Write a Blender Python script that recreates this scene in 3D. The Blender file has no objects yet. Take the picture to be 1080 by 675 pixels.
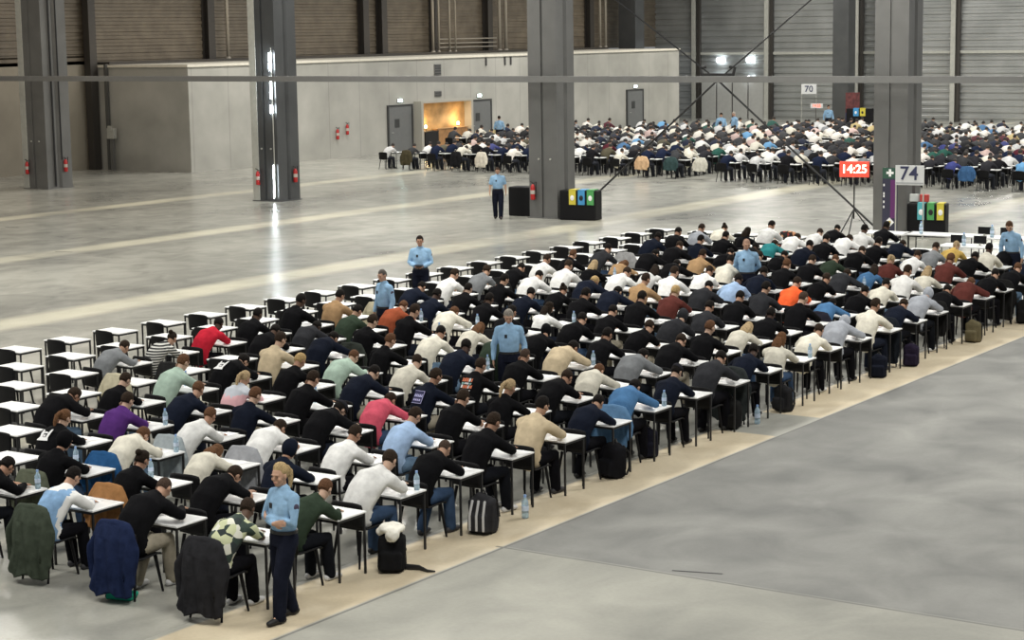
import bpy, bmesh, math, random
from mathutils import Vector, Matrix, Euler, noise
R = random.Random(7)
SC = bpy.context.scene
COL = SC.collection
PI = math.pi
# ------------------------------------------------------------------ camera, world, lights, exposure
CAM_H = 6.3
yaw, pitch, roll = -.5906, .1469, -.0154
fw = Vector((math.sin(yaw)*math.cos(pitch), math.cos(yaw)*math.cos(pitch), -math.sin(pitch)))
rt = fw.cross(Vector((0, 0, 1))).normalized(); up = rt.cross(fw)
rt2 = rt*math.cos(roll) + up*math.sin(roll); up2 = -rt*math.sin(roll) + up*math.cos(roll)
cd = bpy.data.cameras.new('camera'); cam = bpy.data.objects.new('camera', cd); COL.objects.link(cam)
cam.matrix_world = Matrix(((rt2.x, up2.x, -fw.x, 0), (rt2.y, up2.y, -fw.y, 0), (rt2.z, up2.z, -fw.z, CAM_H), (0, 0, 0, 1)))
cd.sensor_width = 36; cd.lens = 2064/1080*36; cd.clip_end = 400
SC.camera = cam
SC.view_settings.view_transform = 'Standard'; SC.view_settings.look = 'None'
SC.view_settings.exposure = 0.0; SC.view_settings.gamma = 1; SC.view_settings.use_curve_mapping = False

def view_xy(x, y, z):                # where a point falls in the 1080x675 frame, used only to leave out what is outside it
    d = Vector((x, y, z-CAM_H)); k = d.dot(fw)
    return 540+2064*d.dot(rt2)/k, 337.5-2064*d.dot(up2)/k

w = bpy.data.worlds.new('world'); SC.world = w; w.use_nodes = True
w.node_tree.nodes['Background'].inputs[0].default_value = (.93, .97, 1, 1)
w.node_tree.nodes['Background'].inputs[1].default_value = .22

def area(name, loc, sx, sy, power, color=(1, 1, 1), rot=(0, 0, 0)):
    l = bpy.data.lights.new(name, 'AREA'); l.shape = 'RECTANGLE'; l.size = sx; l.size_y = sy
    l.energy = power; l.color = color
    o = bpy.data.objects.new(name, l); o.location = loc; o.rotation_euler = rot; COL.objects.link(o)
    return o
for ix, x in enumerate((-56, -40, -24, -8)):
    for iy, y in enumerate((12, 32, 52, 72, 92, 112)):
        dim = x == -56 and y < 60       # the far left bays are only half lit
        area('high_bay_light', (x, y, 13), 2.2, 7, 600 if dim else 1600, (1, .85, .66) if dim else (1, .97, .9))
for y in (72, 84, 96, 108):
    area('ledge_light', (-66.0, y, 5.6), .4, 8, 30, (1, .78, .5), (0, PI*.78, 0))
area('wall_washer', (-66.0, 62.5, 9), 3, 4, 60, (1, .78, .55))

# ------------------------------------------------------------------ materials
MATS = {}
def mat(name, color=(.5, .5, .5), rough=.6, metal=0, noise_amt=0, nscale=5, bump=0, bscale=40, objcol=False, emit=None, estr=0, spec=.5, trans=0):
    if name in MATS: return MATS[name]
    m = bpy.data.materials.new(name); m.use_nodes = True; nt = m.node_tree; b = nt.nodes['Principled BSDF']
    b.inputs['Roughness'].default_value = rough; b.inputs['Metallic'].default_value = metal
    b.inputs['Specular IOR Level'].default_value = spec
    if trans: b.inputs['Transmission Weight'].default_value = trans
    tc = nt.nodes.new('ShaderNodeTexCoord')
    if objcol:
        src = nt.nodes.new('ShaderNodeObjectInfo').outputs['Color']
    else:
        rgb = nt.nodes.new('ShaderNodeRGB'); rgb.outputs[0].default_value = (*color, 1); src = rgb.outputs[0]
    if noise_amt:
        n = nt.nodes.new('ShaderNodeTexNoise'); n.inputs['Scale'].default_value = nscale; n.inputs['Detail'].default_value = 5
        nt.links.new(tc.outputs['Object'], n.inputs['Vector'])
        mr = nt.nodes.new('ShaderNodeMapRange'); mr.inputs[1].default_value = .3; mr.inputs[2].default_value = .7
        mr.inputs[3].default_value = 1-noise_amt; mr.inputs[4].default_value = 1+noise_amt
        nt.links.new(n.outputs[0], mr.inputs[0])
        mx = nt.nodes.new('ShaderNodeVectorMath'); mx.operation = 'SCALE'
        nt.links.new(src, mx.inputs[0]); nt.links.new(mr.outputs[0], mx.inputs['Scale']); src = mx.outputs[0]
    nt.links.new(src, b.inputs['Base Color'])
    if bump:
        n2 = nt.nodes.new('ShaderNodeTexNoise'); n2.inputs['Scale'].default_value = bscale; n2.inputs['Detail'].default_value = 3
        nt.links.new(tc.outputs['Object'], n2.inputs['Vector'])
        bp = nt.nodes.new('ShaderNodeBump'); bp.inputs['Strength'].default_value = bump; bp.inputs['Distance'].default_value = .02
        nt.links.new(n2.outputs[0], bp.inputs['Height']); nt.links.new(bp.outputs[0], b.inputs['Normal'])
    if emit:
        b.inputs['Emission Color'].default_value = (*emit, 1); b.inputs['Emission Strength'].default_value = estr
    MATS[name] = m
    return m
M_cloth = mat('knitted_cloth', objcol=True, rough=.9, noise_amt=.15, nscale=9, bump=.7, bscale=9, spec=.06)
M_trouser = mat('trouser_cloth', objcol=True, rough=.9, noise_amt=.2, nscale=7, bump=.5, bscale=12, spec=.06)
M_skin = mat('skin', objcol=True, rough=.55, noise_amt=.06, nscale=20, spec=.3)
M_hair = mat('hair', objcol=True, rough=.8, noise_amt=.35, nscale=60, bump=.5, bscale=60, spec=.08)
M_farskin = mat('far_skin', (.42, .26, .18), .6)
M_farhair = mat('far_hair', (.02, .015, .012), .7)
M_shoe = mat('shoe_leather', objcol=True, rough=.6)
M_top = mat('white_laminate', (.86, .87, .86), .35, noise_amt=.02)
M_black = mat('black_steel', (.012, .012, .013), .45, noise_amt=.1)
M_plastic = mat('black_plastic', (.006, .006, .007), .6, noise_amt=.1, nscale=12, spec=.2)
M_paper = mat('paper', (.9, .9, .9), .8, noise_amt=.02)
M_bottle = mat('bottle_plastic', (.6, .78, .9), .12, trans=.6, spec=.6)
M_red = mat('red_enamel', (.45, .02, .02), .35)
M_darkgrey = mat('dark_painted_steel', (.085, .088, .09), .32, metal=.3, noise_amt=.12, nscale=1.2)
M_colgrey = mat('grey_painted_steel', (.15, .15, .145), .4, metal=.2, noise_amt=.15, nscale=.9)
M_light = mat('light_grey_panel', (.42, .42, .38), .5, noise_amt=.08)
M_exit = mat('exit_light', (.8, 1, .95), .4, emit=(.65, 1, .92), estr=14)
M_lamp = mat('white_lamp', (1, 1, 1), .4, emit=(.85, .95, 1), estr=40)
M_led = mat('red_led', (1, .1, .05), .4, emit=(1, .08, .04), estr=3)
M_ledtext = mat('bright_led', (1, .6, .5), .4, emit=(1, .6, .45), estr=5)

def floor_material():
    m = bpy.data.materials.new('polished_concrete_floor'); m.use_nodes = True; nt = m.node_tree; b = nt.nodes['Principled BSDF']
    N = nt.nodes.new; L = nt.links.new
    tc = N('ShaderNodeTexCoord'); sp = N('ShaderNodeSeparateXYZ'); L(tc.outputs['Object'], sp.inputs[0])
    X, Y = sp.outputs[0], sp.outputs[1]
    def math_(op, a, b_=None, c=None, clamp=False):
        n = N('ShaderNodeMath'); n.operation = op; n.use_clamp = clamp
        for k, v in enumerate((a, b_, c)):
            if v is None: continue
            if isinstance(v, (int, float)): n.inputs[k].default_value = v
            else: L(v, n.inputs[k])
        return n.outputs[0]
    def nz(scale, detail=5, stretch=(1, 1, 1), dist=0):
        mp = N('ShaderNodeMapping'); mp.inputs['Scale'].default_value = stretch; L(tc.outputs['Object'], mp.inputs[0])
        n = N('ShaderNodeTexNoise'); n.inputs['Scale'].default_value = scale; n.inputs['Detail'].default_value = detail
        n.inputs['Distortion'].default_value = dist; L(mp.outputs[0], n.inputs['Vector']); return n.outputs[0]
    def mix(f, a, c):
        n = N('ShaderNodeMix'); n.data_type = 'RGBA'
        if isinstance(f, (int, float)): n.inputs[0].default_value = f
        else: L(f, n.inputs[0])
        for k, v in ((6, a), (7, c)):
            if isinstance(v, tuple): n.inputs[k].default_value = (*v, 1)
            else: L(v, n.inputs[k])
        return n.outputs[2]
    def band(src, lo, hi, soft=.04):
        a = math_('MULTIPLY_ADD', src, 1/soft, -lo/soft, clamp=True)
        c = math_('MULTIPLY_ADD', src, -1/soft, hi/soft, clamp=True)
        return math_('MULTIPLY', a, c)
    n1 = nz(.22, 5, (1, .55, 1), .5); n2 = nz(1.3, 6, (1, .8, 1), .8); n3 = nz(18, 4)
    t = math_('MULTIPLY_ADD', n1, .72, math_('MULTIPLY', n2, .28))
    ts = math_('MULTIPLY_ADD', n1, .5, math_('MULTIPLY', nz(.9, 10, (1, .8, 1), .5), .5))
    ramp = N('ShaderNodeValToRGB'); L(t, ramp.inputs[0])
    e = ramp.color_ramp.elements
    e[0].position = .36; e[0].color = (.25, .25, .225, 1); e[1].position = .64; e[1].color = (.46, .455, .40, 1)
    col = ramp.outputs[0]
    # slab of the open floor, cooler and greyer
    slab = math_('MULTIPLY', band(X, -13.2, 60, .05), band(Y, 19.4, 300, .05))
    r2 = N('ShaderNodeValToRGB'); L(ts, r2.inputs[0]); e = r2.color_ramp.elements
    e[0].position = .36; e[0].color = (.10, .102, .096, 1); e[1].position = .62; e[1].color = (.255, .255, .235, 1)
    col = mix(slab, col, r2.outputs[0])
    front = math_('MULTIPLY', band(X, -13.2, 60, .05), band(Y, -10, 19.4, .05))
    r3 = N('ShaderNodeValToRGB'); L(ts, r3.inputs[0]); e = r3.color_ramp.elements
    e[0].position = .36; e[0].color = (.19, .19, .165, 1); e[1].position = .62; e[1].color = (.36, .355, .305, 1)
    col = mix(front, col, r3.outputs[0])
    # pale strips left by the joint filler, running the length of the hall
    fade = N('ShaderNodeMapRange'); L(nz(.25, 3), fade.inputs[0]); fade.inputs[1].default_value = .35; fade.inputs[2].default_value = .6
    fade.inputs[3].default_value = .35; fade.inputs[4].default_value = 1
    strips = None
    for lo, hi in ((-43.6, -42.7), (-33.9, -32.8), (-24.0, -23.2), (-53.5, -52.7)):
        s = band(X, lo-.35, hi+.35, .5); strips = s if strips is None else math_('MAXIMUM', strips, s)
    col = mix(math_('MULTIPLY', strips, fade.outputs[0]), col, (.72, .685, .54))
    # beige boards under the near row, with a gap at a cross joint
    gap = math_('SUBTRACT', 1, band(Y, 27.0, 28.7, .05))
    st = math_('MULTIPLY', band(X, -14.3, -13.2, .04), gap)
    c4 = mix(n2, (.42, .34, .22), (.72, .64, .48))
    col = mix(st, col, c4)
    jl = math_('MAXIMUM', band(Y, 19.36, 19.42, .01), band(X, -13.2, -13.15, .01))
    jl = math_('MULTIPLY', jl, band(X, -13.3, 60, .02))
    for c in (-43.15, -33.3):
        pass
    for cy_ in (49.0, 39.2, 58.8, 68.6):
        jl = math_('MAXIMUM', jl, math_('MULTIPLY', band(Y, cy_-.03, cy_+.03, .02), .5))
    col = mix(math_('MULTIPLY', jl, .7), col, (.07, .07, .065))
    sc_ = N('ShaderNodeMapRange'); L(n3, sc_.inputs[0]); sc_.inputs[3].default_value = .9; sc_.inputs[4].default_value = 1.1
    vm = N('ShaderNodeVectorMath'); vm.operation = 'SCALE'; L(col, vm.inputs[0]); L(sc_.outputs[0], vm.inputs['Scale'])
    L(vm.outputs[0], b.inputs['Base Color'])
    rr = N('ShaderNodeMapRange'); L(n2, rr.inputs[0]); rr.inputs[1].default_value = .3; rr.inputs[2].default_value = .7
    rr.inputs[3].default_value = .2; rr.inputs[4].default_value = .27
    rgh = mix(band(X, -14.4, 60, .3), rr.outputs[0], (.6, .6, .6))
    L(rgh, b.inputs['Roughness'])
    b.inputs['Specular IOR Level'].default_value = .5
    return m

def wall_material(name, c0, c1, rib=0, ribscale=1.0, rough=.7, metal=0, seam=0, seam_axis=1, freq=1.0):
    m = bpy.data.materials.new(name); m.use_nodes = True; nt = m.node_tree; b = nt.nodes['Principled BSDF']
    N = nt.nodes.new; L = nt.links.new
    tc = N('ShaderNodeTexCoord')
    n = N('ShaderNodeTexNoise'); n.inputs['Scale'].default_value = freq; n.inputs['Detail'].default_value = 7
    L(tc.outputs['Object'], n.inputs['Vector'])
    r = N('ShaderNodeValToRGB'); L(n.outputs[0], r.inputs[0]); e = r.color_ramp.elements
    e[0].position = .3; e[0].color = (*c0, 1); e[1].position = .7; e[1].color = (*c1, 1)
    src = r.outputs[0]
    sp = N('ShaderNodeSeparateXYZ'); L(tc.outputs['Object'], sp.inputs[0])
    if seam:
        mo = N('ShaderNodeMath'); mo.operation = 'MODULO'; mo.inputs[1].default_value = seam
        ab = N('ShaderNodeMath'); ab.operation = 'ABSOLUTE'; L(sp.outputs[seam_axis], ab.inputs[0]); L(ab.outputs[0], mo.inputs[0])
        lt = N('ShaderNodeMath'); lt.operation = 'LESS_THAN'; L(mo.outputs[0], lt.inputs[0]); lt.inputs[1].default_value = .05
        mx = N('ShaderNodeMix'); mx.data_type = 'RGBA'; mm = N('ShaderNodeMath'); mm.operation = 'MULTIPLY'; mm.inputs[1].default_value = .35
        L(lt.outputs[0], mm.inputs[0]); L(mm.outputs[0], mx.inputs[0]); L(src, mx.inputs[6]); mx.inputs[7].default_value = (.12, .12, .11, 1)
        src = mx.outputs[2]
    L(src, b.inputs['Base Color'])
    b.inputs['Roughness'].default_value = rough; b.inputs['Metallic'].default_value = metal
    return m

# ------------------------------------------------------------------ mesh helpers
def link_mesh(name, bm, m, parent=None, smooth=False, loc=None, rot=None):
    me = bpy.data.meshes.new(name)
    bmesh.ops.recalc_face_normals(bm, faces=bm.faces)
    bm.to_mesh(me); bm.free()
    if isinstance(m, (list, tuple)):
        for k in m: me.materials.append(k)
    elif m: me.materials.append(m)
    if smooth:
        for p in me.polygons: p.use_smooth = True
    return link(name, me, parent, loc, rot)
def link(name, me, parent=None, loc=None, rot=None):
    o = bpy.data.objects.new(name, me); COL.objects.link(o)
    if parent: o.parent = parent
    if loc is not None: o.location = loc
    if rot is not None: o.rotation_euler = rot
    return o
def tag(o, label=None, cat=None, group=None, kind=None):
    if label: o['label'] = label
    if cat: o['category'] = cat
    if group: o['group'] = group
    if kind: o['kind'] = kind
    return o
def thing(name, label, cat, loc=(0, 0, 0), rz=0, group=None):
    o = bpy.data.objects.new(name, None); COL.objects.link(o); o.empty_display_size = .1
    o.location = loc; o.rotation_euler = (0, 0, rz)
    return tag(o, label, cat, group)
def box(bm, x0, y0, z0, x1, y1, z1, bev=0):
    vs = [bm.verts.new((x, y, z)) for x in (x0, x1) for y in (y0, y1) for z in (z0, z1)]
    fs = [bm.faces.new([vs[k] for k in q]) for q in ((0, 1, 3, 2), (4, 6, 7, 5), (0, 4, 5, 1), (2, 3, 7, 6), (0, 2, 6, 4), (1, 5, 7, 3))]
    if bev:
        es = list({e for f in fs for e in f.edges})
        bmesh.ops.bevel(bm, geom=es, offset=bev, segments=2, affect='EDGES', profile=.6)
def boxbm(*a, **k):
    bm = bmesh.new(); box(bm, *a, **k); return bm
def rings(bm, rr, n=12, cap=True):
    """loft through rings given as (centre, u vector, v vector)"""
    loops = []
    for c, u, v in rr:
        loops.append([bm.verts.new(c + u*math.cos(2*PI*k/n) + v*math.sin(2*PI*k/n)) for k in range(n)])
    for a, b in zip(loops, loops[1:]):
        for k in range(n): bm.faces.new((a[k], a[(k+1) % n], b[(k+1) % n], b[k]))
    if cap:
        bm.faces.new(loops[0][::-1]); bm.faces.new(loops[-1])
def tube(bm, pts, rad, n=10, flat=1.0, ends=True):
    pts = [Vector(p) for p in pts]
    if not isinstance(rad, (list, tuple)): rad = [rad]*len(pts)
    rr = []
    ref = Vector((1, 0, 0)) if abs((pts[-1]-pts[0]).normalized().x) < .9 else Vector((0, 0, 1))
    for k, p in enumerate(pts):
        t = (pts[min(k+1, len(pts)-1)] - pts[max(k-1, 0)]).normalized()
        v = t.cross(ref).normalized(); u = v.cross(t).normalized()
        rx, ry = rad[k] if isinstance(rad[k], tuple) else (rad[k], rad[k]*flat)
        rr.append((p, u*rx, v*ry, t))
    if ends:
        a = rr[0]; b = rr[-1]; out = []
        for s in (.0, .5, .85):
            c = math.sqrt(max(0, 1-(1-s)**2)); r0 = min(a[1].length, a[2].length)
            out.append((a[0]-a[3]*r0*(1-s), a[1]*max(c, .15), a[2]*max(c, .15)))
        out += [x[:3] for x in rr]
        for s in (.85, .5, .0):
            c = math.sqrt(max(0, 1-(1-s)**2)); r0 = min(b[1].length, b[2].length)
            out.append((b[0]+b[3]*r0*(1-s), b[1]*max(c, .15), b[2]*max(c, .15)))
        rings(bm, out, n)
    else:
        rings(bm, [x[:3] for x in rr], n)
def blob(bm, c, r, mtx=None, u=14, v=10):
    mm = Matrix.Translation(Vector(c)) @ (mtx if mtx else Matrix()) @ Matrix.Diagonal((r[0], r[1], r[2], 1))
    bmesh.ops.create_uvsphere(bm, u_segments=u, v_segments=v, radius=1, matrix=mm)
def lathe(bm, prof, n=14, c=(0, 0, 0)):
    c = Vector(c)
    rings(bm, [(c+Vector((0, 0, z)), Vector((r, 0, 0)), Vector((0, r, 0))) for r, z in prof], n)
def modmesh(bm, mods, name='m', mats=(), smooth=True):
    """turn a bmesh into a finished mesh through a stack of modifiers"""
    me = bpy.data.meshes.new(name); bm.to_mesh(me); bm.free()
    o = bpy.data.objects.new(name, me); COL.objects.link(o)
    for kind, kw in mods:
        md = o.modifiers.new(kind, kind)
        for k, v in kw.items(): setattr(md, k, v)
    dg = bpy.context.evaluated_depsgraph_get(); dg.update()
    out = bpy.data.meshes.new_from_object(o.evaluated_get(dg), depsgraph=dg)
    out.name = name
    bpy.data.objects.remove(o); bpy.data.meshes.remove(me)
    out.materials.clear()
    for m in mats: out.materials.append(m)
    for p in out.polygons: p.use_smooth = smooth; p.material_index = 0
    return out
def remesh(bm, vox, faces, name, m, smooth=4):
    me = modmesh(bm, [('REMESH', dict(mode='VOXEL', voxel_size=vox)), ('SMOOTH', dict(factor=.5, iterations=smooth))], name, (m,))
    n = len(me.polygons)
    if n > faces:
        b2 = bmesh.new(); b2.from_mesh(me); bpy.data.meshes.remove(me)
        me = modmesh(b2, [('DECIMATE', dict(ratio=faces/(2.0*n)))], name, (m,))
    return me
def text_mesh(name, s, size, m, depth=.004, width=None):
    cu = bpy.data.curves.new(name, 'FONT'); cu.body = s; cu.size = size; cu.extrude = depth; cu.align_x = 'CENTER'; cu.align_y = 'CENTER'
    cu.offset = size*.012; cu.resolution_u = 3
    o = bpy.data.objects.new(name, cu); COL.objects.link(o)
    dg = bpy.context.evaluated_depsgraph_get(); dg.update()
    me = bpy.data.meshes.new_from_object(o.evaluated_get(dg), depsgraph=dg); me.name = name
    bpy.data.objects.remove(o)
    me.materials.clear(); me.materials.append(m)
    return me
def rod(bm, a, b, r, n=8): tube(bm, [a, b], r, n, ends=False)
def struct(name, bm, m, **k): return tag(link_mesh(name, bm, m, **k), kind='structure')

# ------------------------------------------------------------------ large structure
M_floor = floor_material()
bm = boxbm(-80, -2, -.3, 8, 128, 0); struct('floor', bm, M_floor)
M_conc = wall_material('cast_concrete', (.32, .315, .285), (.45, .44, .40), seam=2.5, seam_axis=1, freq=.5)
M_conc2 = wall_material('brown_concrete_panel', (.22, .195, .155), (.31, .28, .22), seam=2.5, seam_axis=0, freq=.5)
M_clad = wall_material('brown_ribbed_cladding', (.105, .086, .062), (.165, .138, .102), rough=.5, freq=1.5)
M_metal = wall_material('grey_ribbed_cladding', (.33, .34, .335), (.45, .46, .455), rough=.33, metal=.55, freq=.6)
SX = -69.2; WX = -62.9; BZ = 4.97; EY = 122.0

def ribbed(axis, pos, a0, a1, z0, z1, depth, period, sign):
    """sheet wall with horizontal corrugation, real depth"""
    bm = bmesh.new(); prof = []
    z = z0; k = 0
    while z < z1:
        for f, d in ((0, 0), (.42, 0), (.5, depth), (.92, depth)):
            zz = min(z+f*period, z1); prof.append((zz, d))
        z += period
    prof.append((z1, 0)); prof.append((z1, -.1)); prof.append((z0, -.1))
    def P(a, z, d): return (pos+sign*d, a, z) if axis == 'x' else (a, pos+sign*d, z)
    A = [bm.verts.new(P(a0, z, d)) for z, d in prof]; B = [bm.verts.new(P(a1, z, d)) for z, d in prof]
    n = len(prof)
    for k in range(n): bm.faces.new((A[k], A[(k+1) % n], B[(k+1) % n], B[k]))
    bmesh.ops.remove_doubles(bm, verts=bm.verts, dist=1e-5)
    return bm
struct('wall_back', boxbm(SX-.3, 67.3, 0, WX, 114, BZ-.12), M_conc)
# the end face of the concrete block and its cap
struct('trim_1', boxbm(SX-.3, 67.2, BZ-.12, WX+.08, 114.05, BZ), mat('pale_coping', (.74, .70, .6), .5, noise_amt=.05))
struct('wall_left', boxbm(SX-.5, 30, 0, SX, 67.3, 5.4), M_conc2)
struct('wall_side', ribbed('x', SX, 30, EY, 5.0, 13, .05, .34, 1), M_clad)
struct('wall_end', ribbed('y', EY, SX, -20, 0, 13, .07, .42, -1), M_metal)
# posts and pipes on the brown cladding
def ipost(x, y, z0, z1, w, d, axis, m, name='trim_2'):
    bm = bmesh.new()
    if axis == 'x':
        box(bm, x, y-w/2, z0, x+.03, y+w/2, z1); box(bm, x+.03, y-.02, z0, x+d-.03, y+.02, z1); box(bm, x+d-.03, y-w/2, z0, x+d, y+w/2, z1)
    else:
        box(bm, x-w/2, y, z0, x+w/2, y+.03, z1); box(bm, x-.02, y-d+.03, z0, x+.02, y, z1); box(bm, x-w/2, y-d, z0, x+w/2, y-d+.03, z1)
    return struct(name, bm, m)
M_dk = mat('dark_brown_steel', (.05, .045, .04), .5, metal=.2)
for y, ww in ((75.4, .5), (88.2, .5), (89.9, .5), (95.0, .45), (100.6, .5), (112.6, .5), (67.1, .2)):
    ipost(SX+.06, y, 4.97 if y > 66.7 else 0, 13, ww, .45, 'x', M_dk)
pipe = mat('pale_pipe', (.36, .33, .28), .45, metal=.2)
pipes = ((76.3, .09), (94.2, .09), (94.8, .06), (95.9, .06), (96.5, .05), (101.2, .1), (101.9, .1), (113.2, .08), (113.9, .08))
for y, r in pipes:
    bm = bmesh.new(); rod(bm, (SX+.75, y, 5.05), (SX+.75, y, 13), r, 10)
    blob(bm, (SX+.75, y, 5.1), (r*1.6, r*1.6, .12))
    tag(link_mesh('wall_pipe', bm, pipe, smooth=True), 'pale vertical pipe on the brown ribbed cladding above the concrete wall', 'pipe', 'pipes on the brown cladding')
for k, z in enumerate((5.35, 5.6, 5.85)):
    bm = bmesh.new(); rod(bm, (SX+.6, 94.9, z), (SX+.6, 101.1, z), .035, 8)
    tag(link_mesh('cable_pipe', bm, pipe), 'thin horizontal pipe, %s of three low on the brown cladding' % ('lowest', 'middle', 'highest')[k], 'pipe', None)
# pier and pipes at the concrete return wall, far left
struct('trim_3', boxbm(-69.0, 66.75, 0, -68.6, 67.2, 13), M_dk)
struct('trim_4', boxbm(-68.1, 67.1, 0, -67.95, 67.25, 5), mat('conduit_grey', (.09, .09, .085), .5))
struct('trim_14', boxbm(SX+.05, 67.4, BZ, SX+1.2, 113.5, BZ+.13), M_dk)
# end wall mullions, girts, doors
for k, x in enumerate((-65.9, -60.3, -53.7, -47.0, -40.4, -33.8)):
    ipost(x, EY-.08, 0, 13, .32, .4, 'y', M_light, 'trim_5')
    struct('trim_6', boxbm(x+.17, EY-.35, 0, x+.4, EY-.08, 13), M_dk)
struct('trim_7', boxbm(-67, EY-.2, 4.4, -20, EY-.08, 4.58), M_light)
struct('trim_8', boxbm(-68.2, 115.2, 0, -66.9, 116.4, 13), M_darkgrey)
struct('trim_9', boxbm(-54.0, 118.5, 0, -52.9, 119.6, 13), M_darkgrey)
struct('trim_10', boxbm(-33.4, 118.5, 0, -32.3, 119.6, 13), M_darkgrey)
M_doorw = mat('pale_door_panel', (.42, .42, .4), .5, noise_amt=.05)
d = bmesh.new()
for k in range(4):
    box(d, -65.4+k*1.22, EY-.24, 0, -65.4+k*1.22+1.12, EY-.16, 2.5, bev=.01)
struct('door_4', d, M_doorw)
struct('trim_11', boxbm(-65.6, EY-.15, 0, -60.35, EY-.05, 2.65), M_dk)
# doors in the concrete wall
M_door = mat('grey_door', (.15, .155, .155), .5, noise_amt=.05)
M_frame = mat('door_frame', (.04, .042, .042), .5)
for k, (y0, y1) in enumerate(((82.4, 84.4), (89.9, 91.9), (107.2, 109.1))):
    bm = bmesh.new(); box(bm, WX, y0, 0, WX+.06, y1, 2.42, bev=.01)
    dd = struct('door_%d' % (k+1), bm, M_door)
    bm = bmesh.new()
    for a, b_, c, e in ((y0-.1, y0, 0, 2.5), (y1, y1+.1, 0, 2.5), (y0, y1, 2.42, 2.5)): box(bm, WX, a, c, WX+.09, b_, e)
    link_mesh('door_frame', bm, M_frame, dd)
    bm = bmesh.new(); tube(bm, [(WX+.1, y0+.15, 1.05), (WX+.13, y0+.15, 1.05), (WX+.13, y0+.3, 1.05)], .015, 8)
    link_mesh('door_handle', bm, M_light, dd)
    link_mesh('door_plate', boxbm(WX+.06, y0+.5, 1.3, WX+.075, y0+.9, 1.75), M_frame, dd)
# recessed lobby seen through the opening: opening built as a lit alcove on the wall line
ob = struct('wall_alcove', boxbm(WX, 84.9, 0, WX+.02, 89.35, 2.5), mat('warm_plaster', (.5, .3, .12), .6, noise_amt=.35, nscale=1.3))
bm = bmesh.new()
for a, b_, c, e in ((84.7, 84.9, 0, 2.62), (89.35, 89.55, 0, 2.62), (84.9, 89.35, 2.5, 2.62)): box(bm, WX, a, c, WX+.5, b_, e)
struct('trim_12', bm, mat('alcove_surround', (.4, .38, .33), .6))
t = thing('reception_counter', 'long wooden counter inside the warm lit opening in the concrete wall', 'counter', (WX+.25, 87.6, 0))
link_mesh('counter_body', boxbm(-.2, -1.3, 0, .15, 1.5, 1.05, bev=.01), mat('counter_wood', (.32, .17, .07), .5, noise_amt=.3, nscale=3), t)
link_mesh('counter_top', boxbm(-.22, -1.35, 1.05, .18, 1.55, 1.1, bev=.01), mat('counter_top_wood', (.4, .24, .11), .4), t)
M_warm = mat('warm_lamp', (1, .8, .5), .5, emit=(1, .7, .35), estr=25)
for y, z in ((85.4, 1.6), (88.4, 1.5)):
    bm = bmesh.new(); blob(bm, (0, 0, .12), (.07, .07, .09)); o = thing('table_lamp', 'small glowing warm lamp in the lit opening, %s one' % ('left' if y < 87 else 'right'), 'lamp', (WX+.25, y, z-.45 if y > 87 else 1.0))
    link_mesh('lamp_shade', bm, M_warm, o, smooth=True, loc=(0, 0, .12))
    bm = bmesh.new(); lathe(bm, [(.07, 0), (.07, .02), (.015, .04), (.015, .2)], 10); link_mesh('lamp_base', bm, M_black, o)
    l = bpy.data.lights.new('lamp_glow', 'POINT'); l.energy = 32; l.color = (1, .72, .38); l.shadow_soft_size = .1
    lo = bpy.data.objects.new('lamp_glow', l); lo.location = (.2, 0, .55); lo.parent = o; COL.objects.link(lo)
t = thing('service_desk', 'black low cabinet at the left of the warm lit opening', 'cabinet', (WX+.3, 85.5, 0))
link_mesh('cabinet_body', boxbm(-.22, -.5, 0, .22, .7, .95, bev=.01), M_black, t); link_mesh('cabinet_top', boxbm(-.24, -.52, .95, .24, .72, 1.0, bev=.01), M_black, t)
# exit lights
def exit_light(loc, n, axis='x'):
    t = thing('exit_light', n, 'exit light', loc, 0 if axis == 'x' else PI/2*3)
    link_mesh('light_housing', boxbm(0, -.2, -.1, .06, .2, .1, bev=.01), M_light, t)
    bm = bmesh.new(); box(bm, .06, -.16, -.07, .09, .16, .07, bev=.01); link_mesh('light_panel', bm, M_exit, t)
exit_light((WX, 83.4, 2.72), 'glowing emergency light above the left door beside the warm opening')
exit_light((WX, 90.8, 2.72), 'glowing emergency light above the right door beside the warm opening')
exit_light((WX, 108.2, 2.68), 'glowing emergency light above the single far door in the concrete wall')
for x, z, n in ((-64.0, 4.05, 'upper left'), (-61.7, 4.05, 'upper right'), (-64.0, 2.9, 'lower left'), (-61.7, 2.9, 'lower right')):
    t = thing('wall_lamp', 'bright round white lamp on the metal end wall, %s of four' % n, 'lamp', (x, EY-.3, z))
    link_mesh('lamp_bracket', boxbm(-.05, 0, -.05, .05, .2, .05), M_black, t)
    bm = bmesh.new(); blob(bm, (0, -.04, 0), (.17, .07, .17 if z > 4 else .06)); link_mesh('lamp_lens', bm, M_lamp, t, smooth=True)
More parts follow.
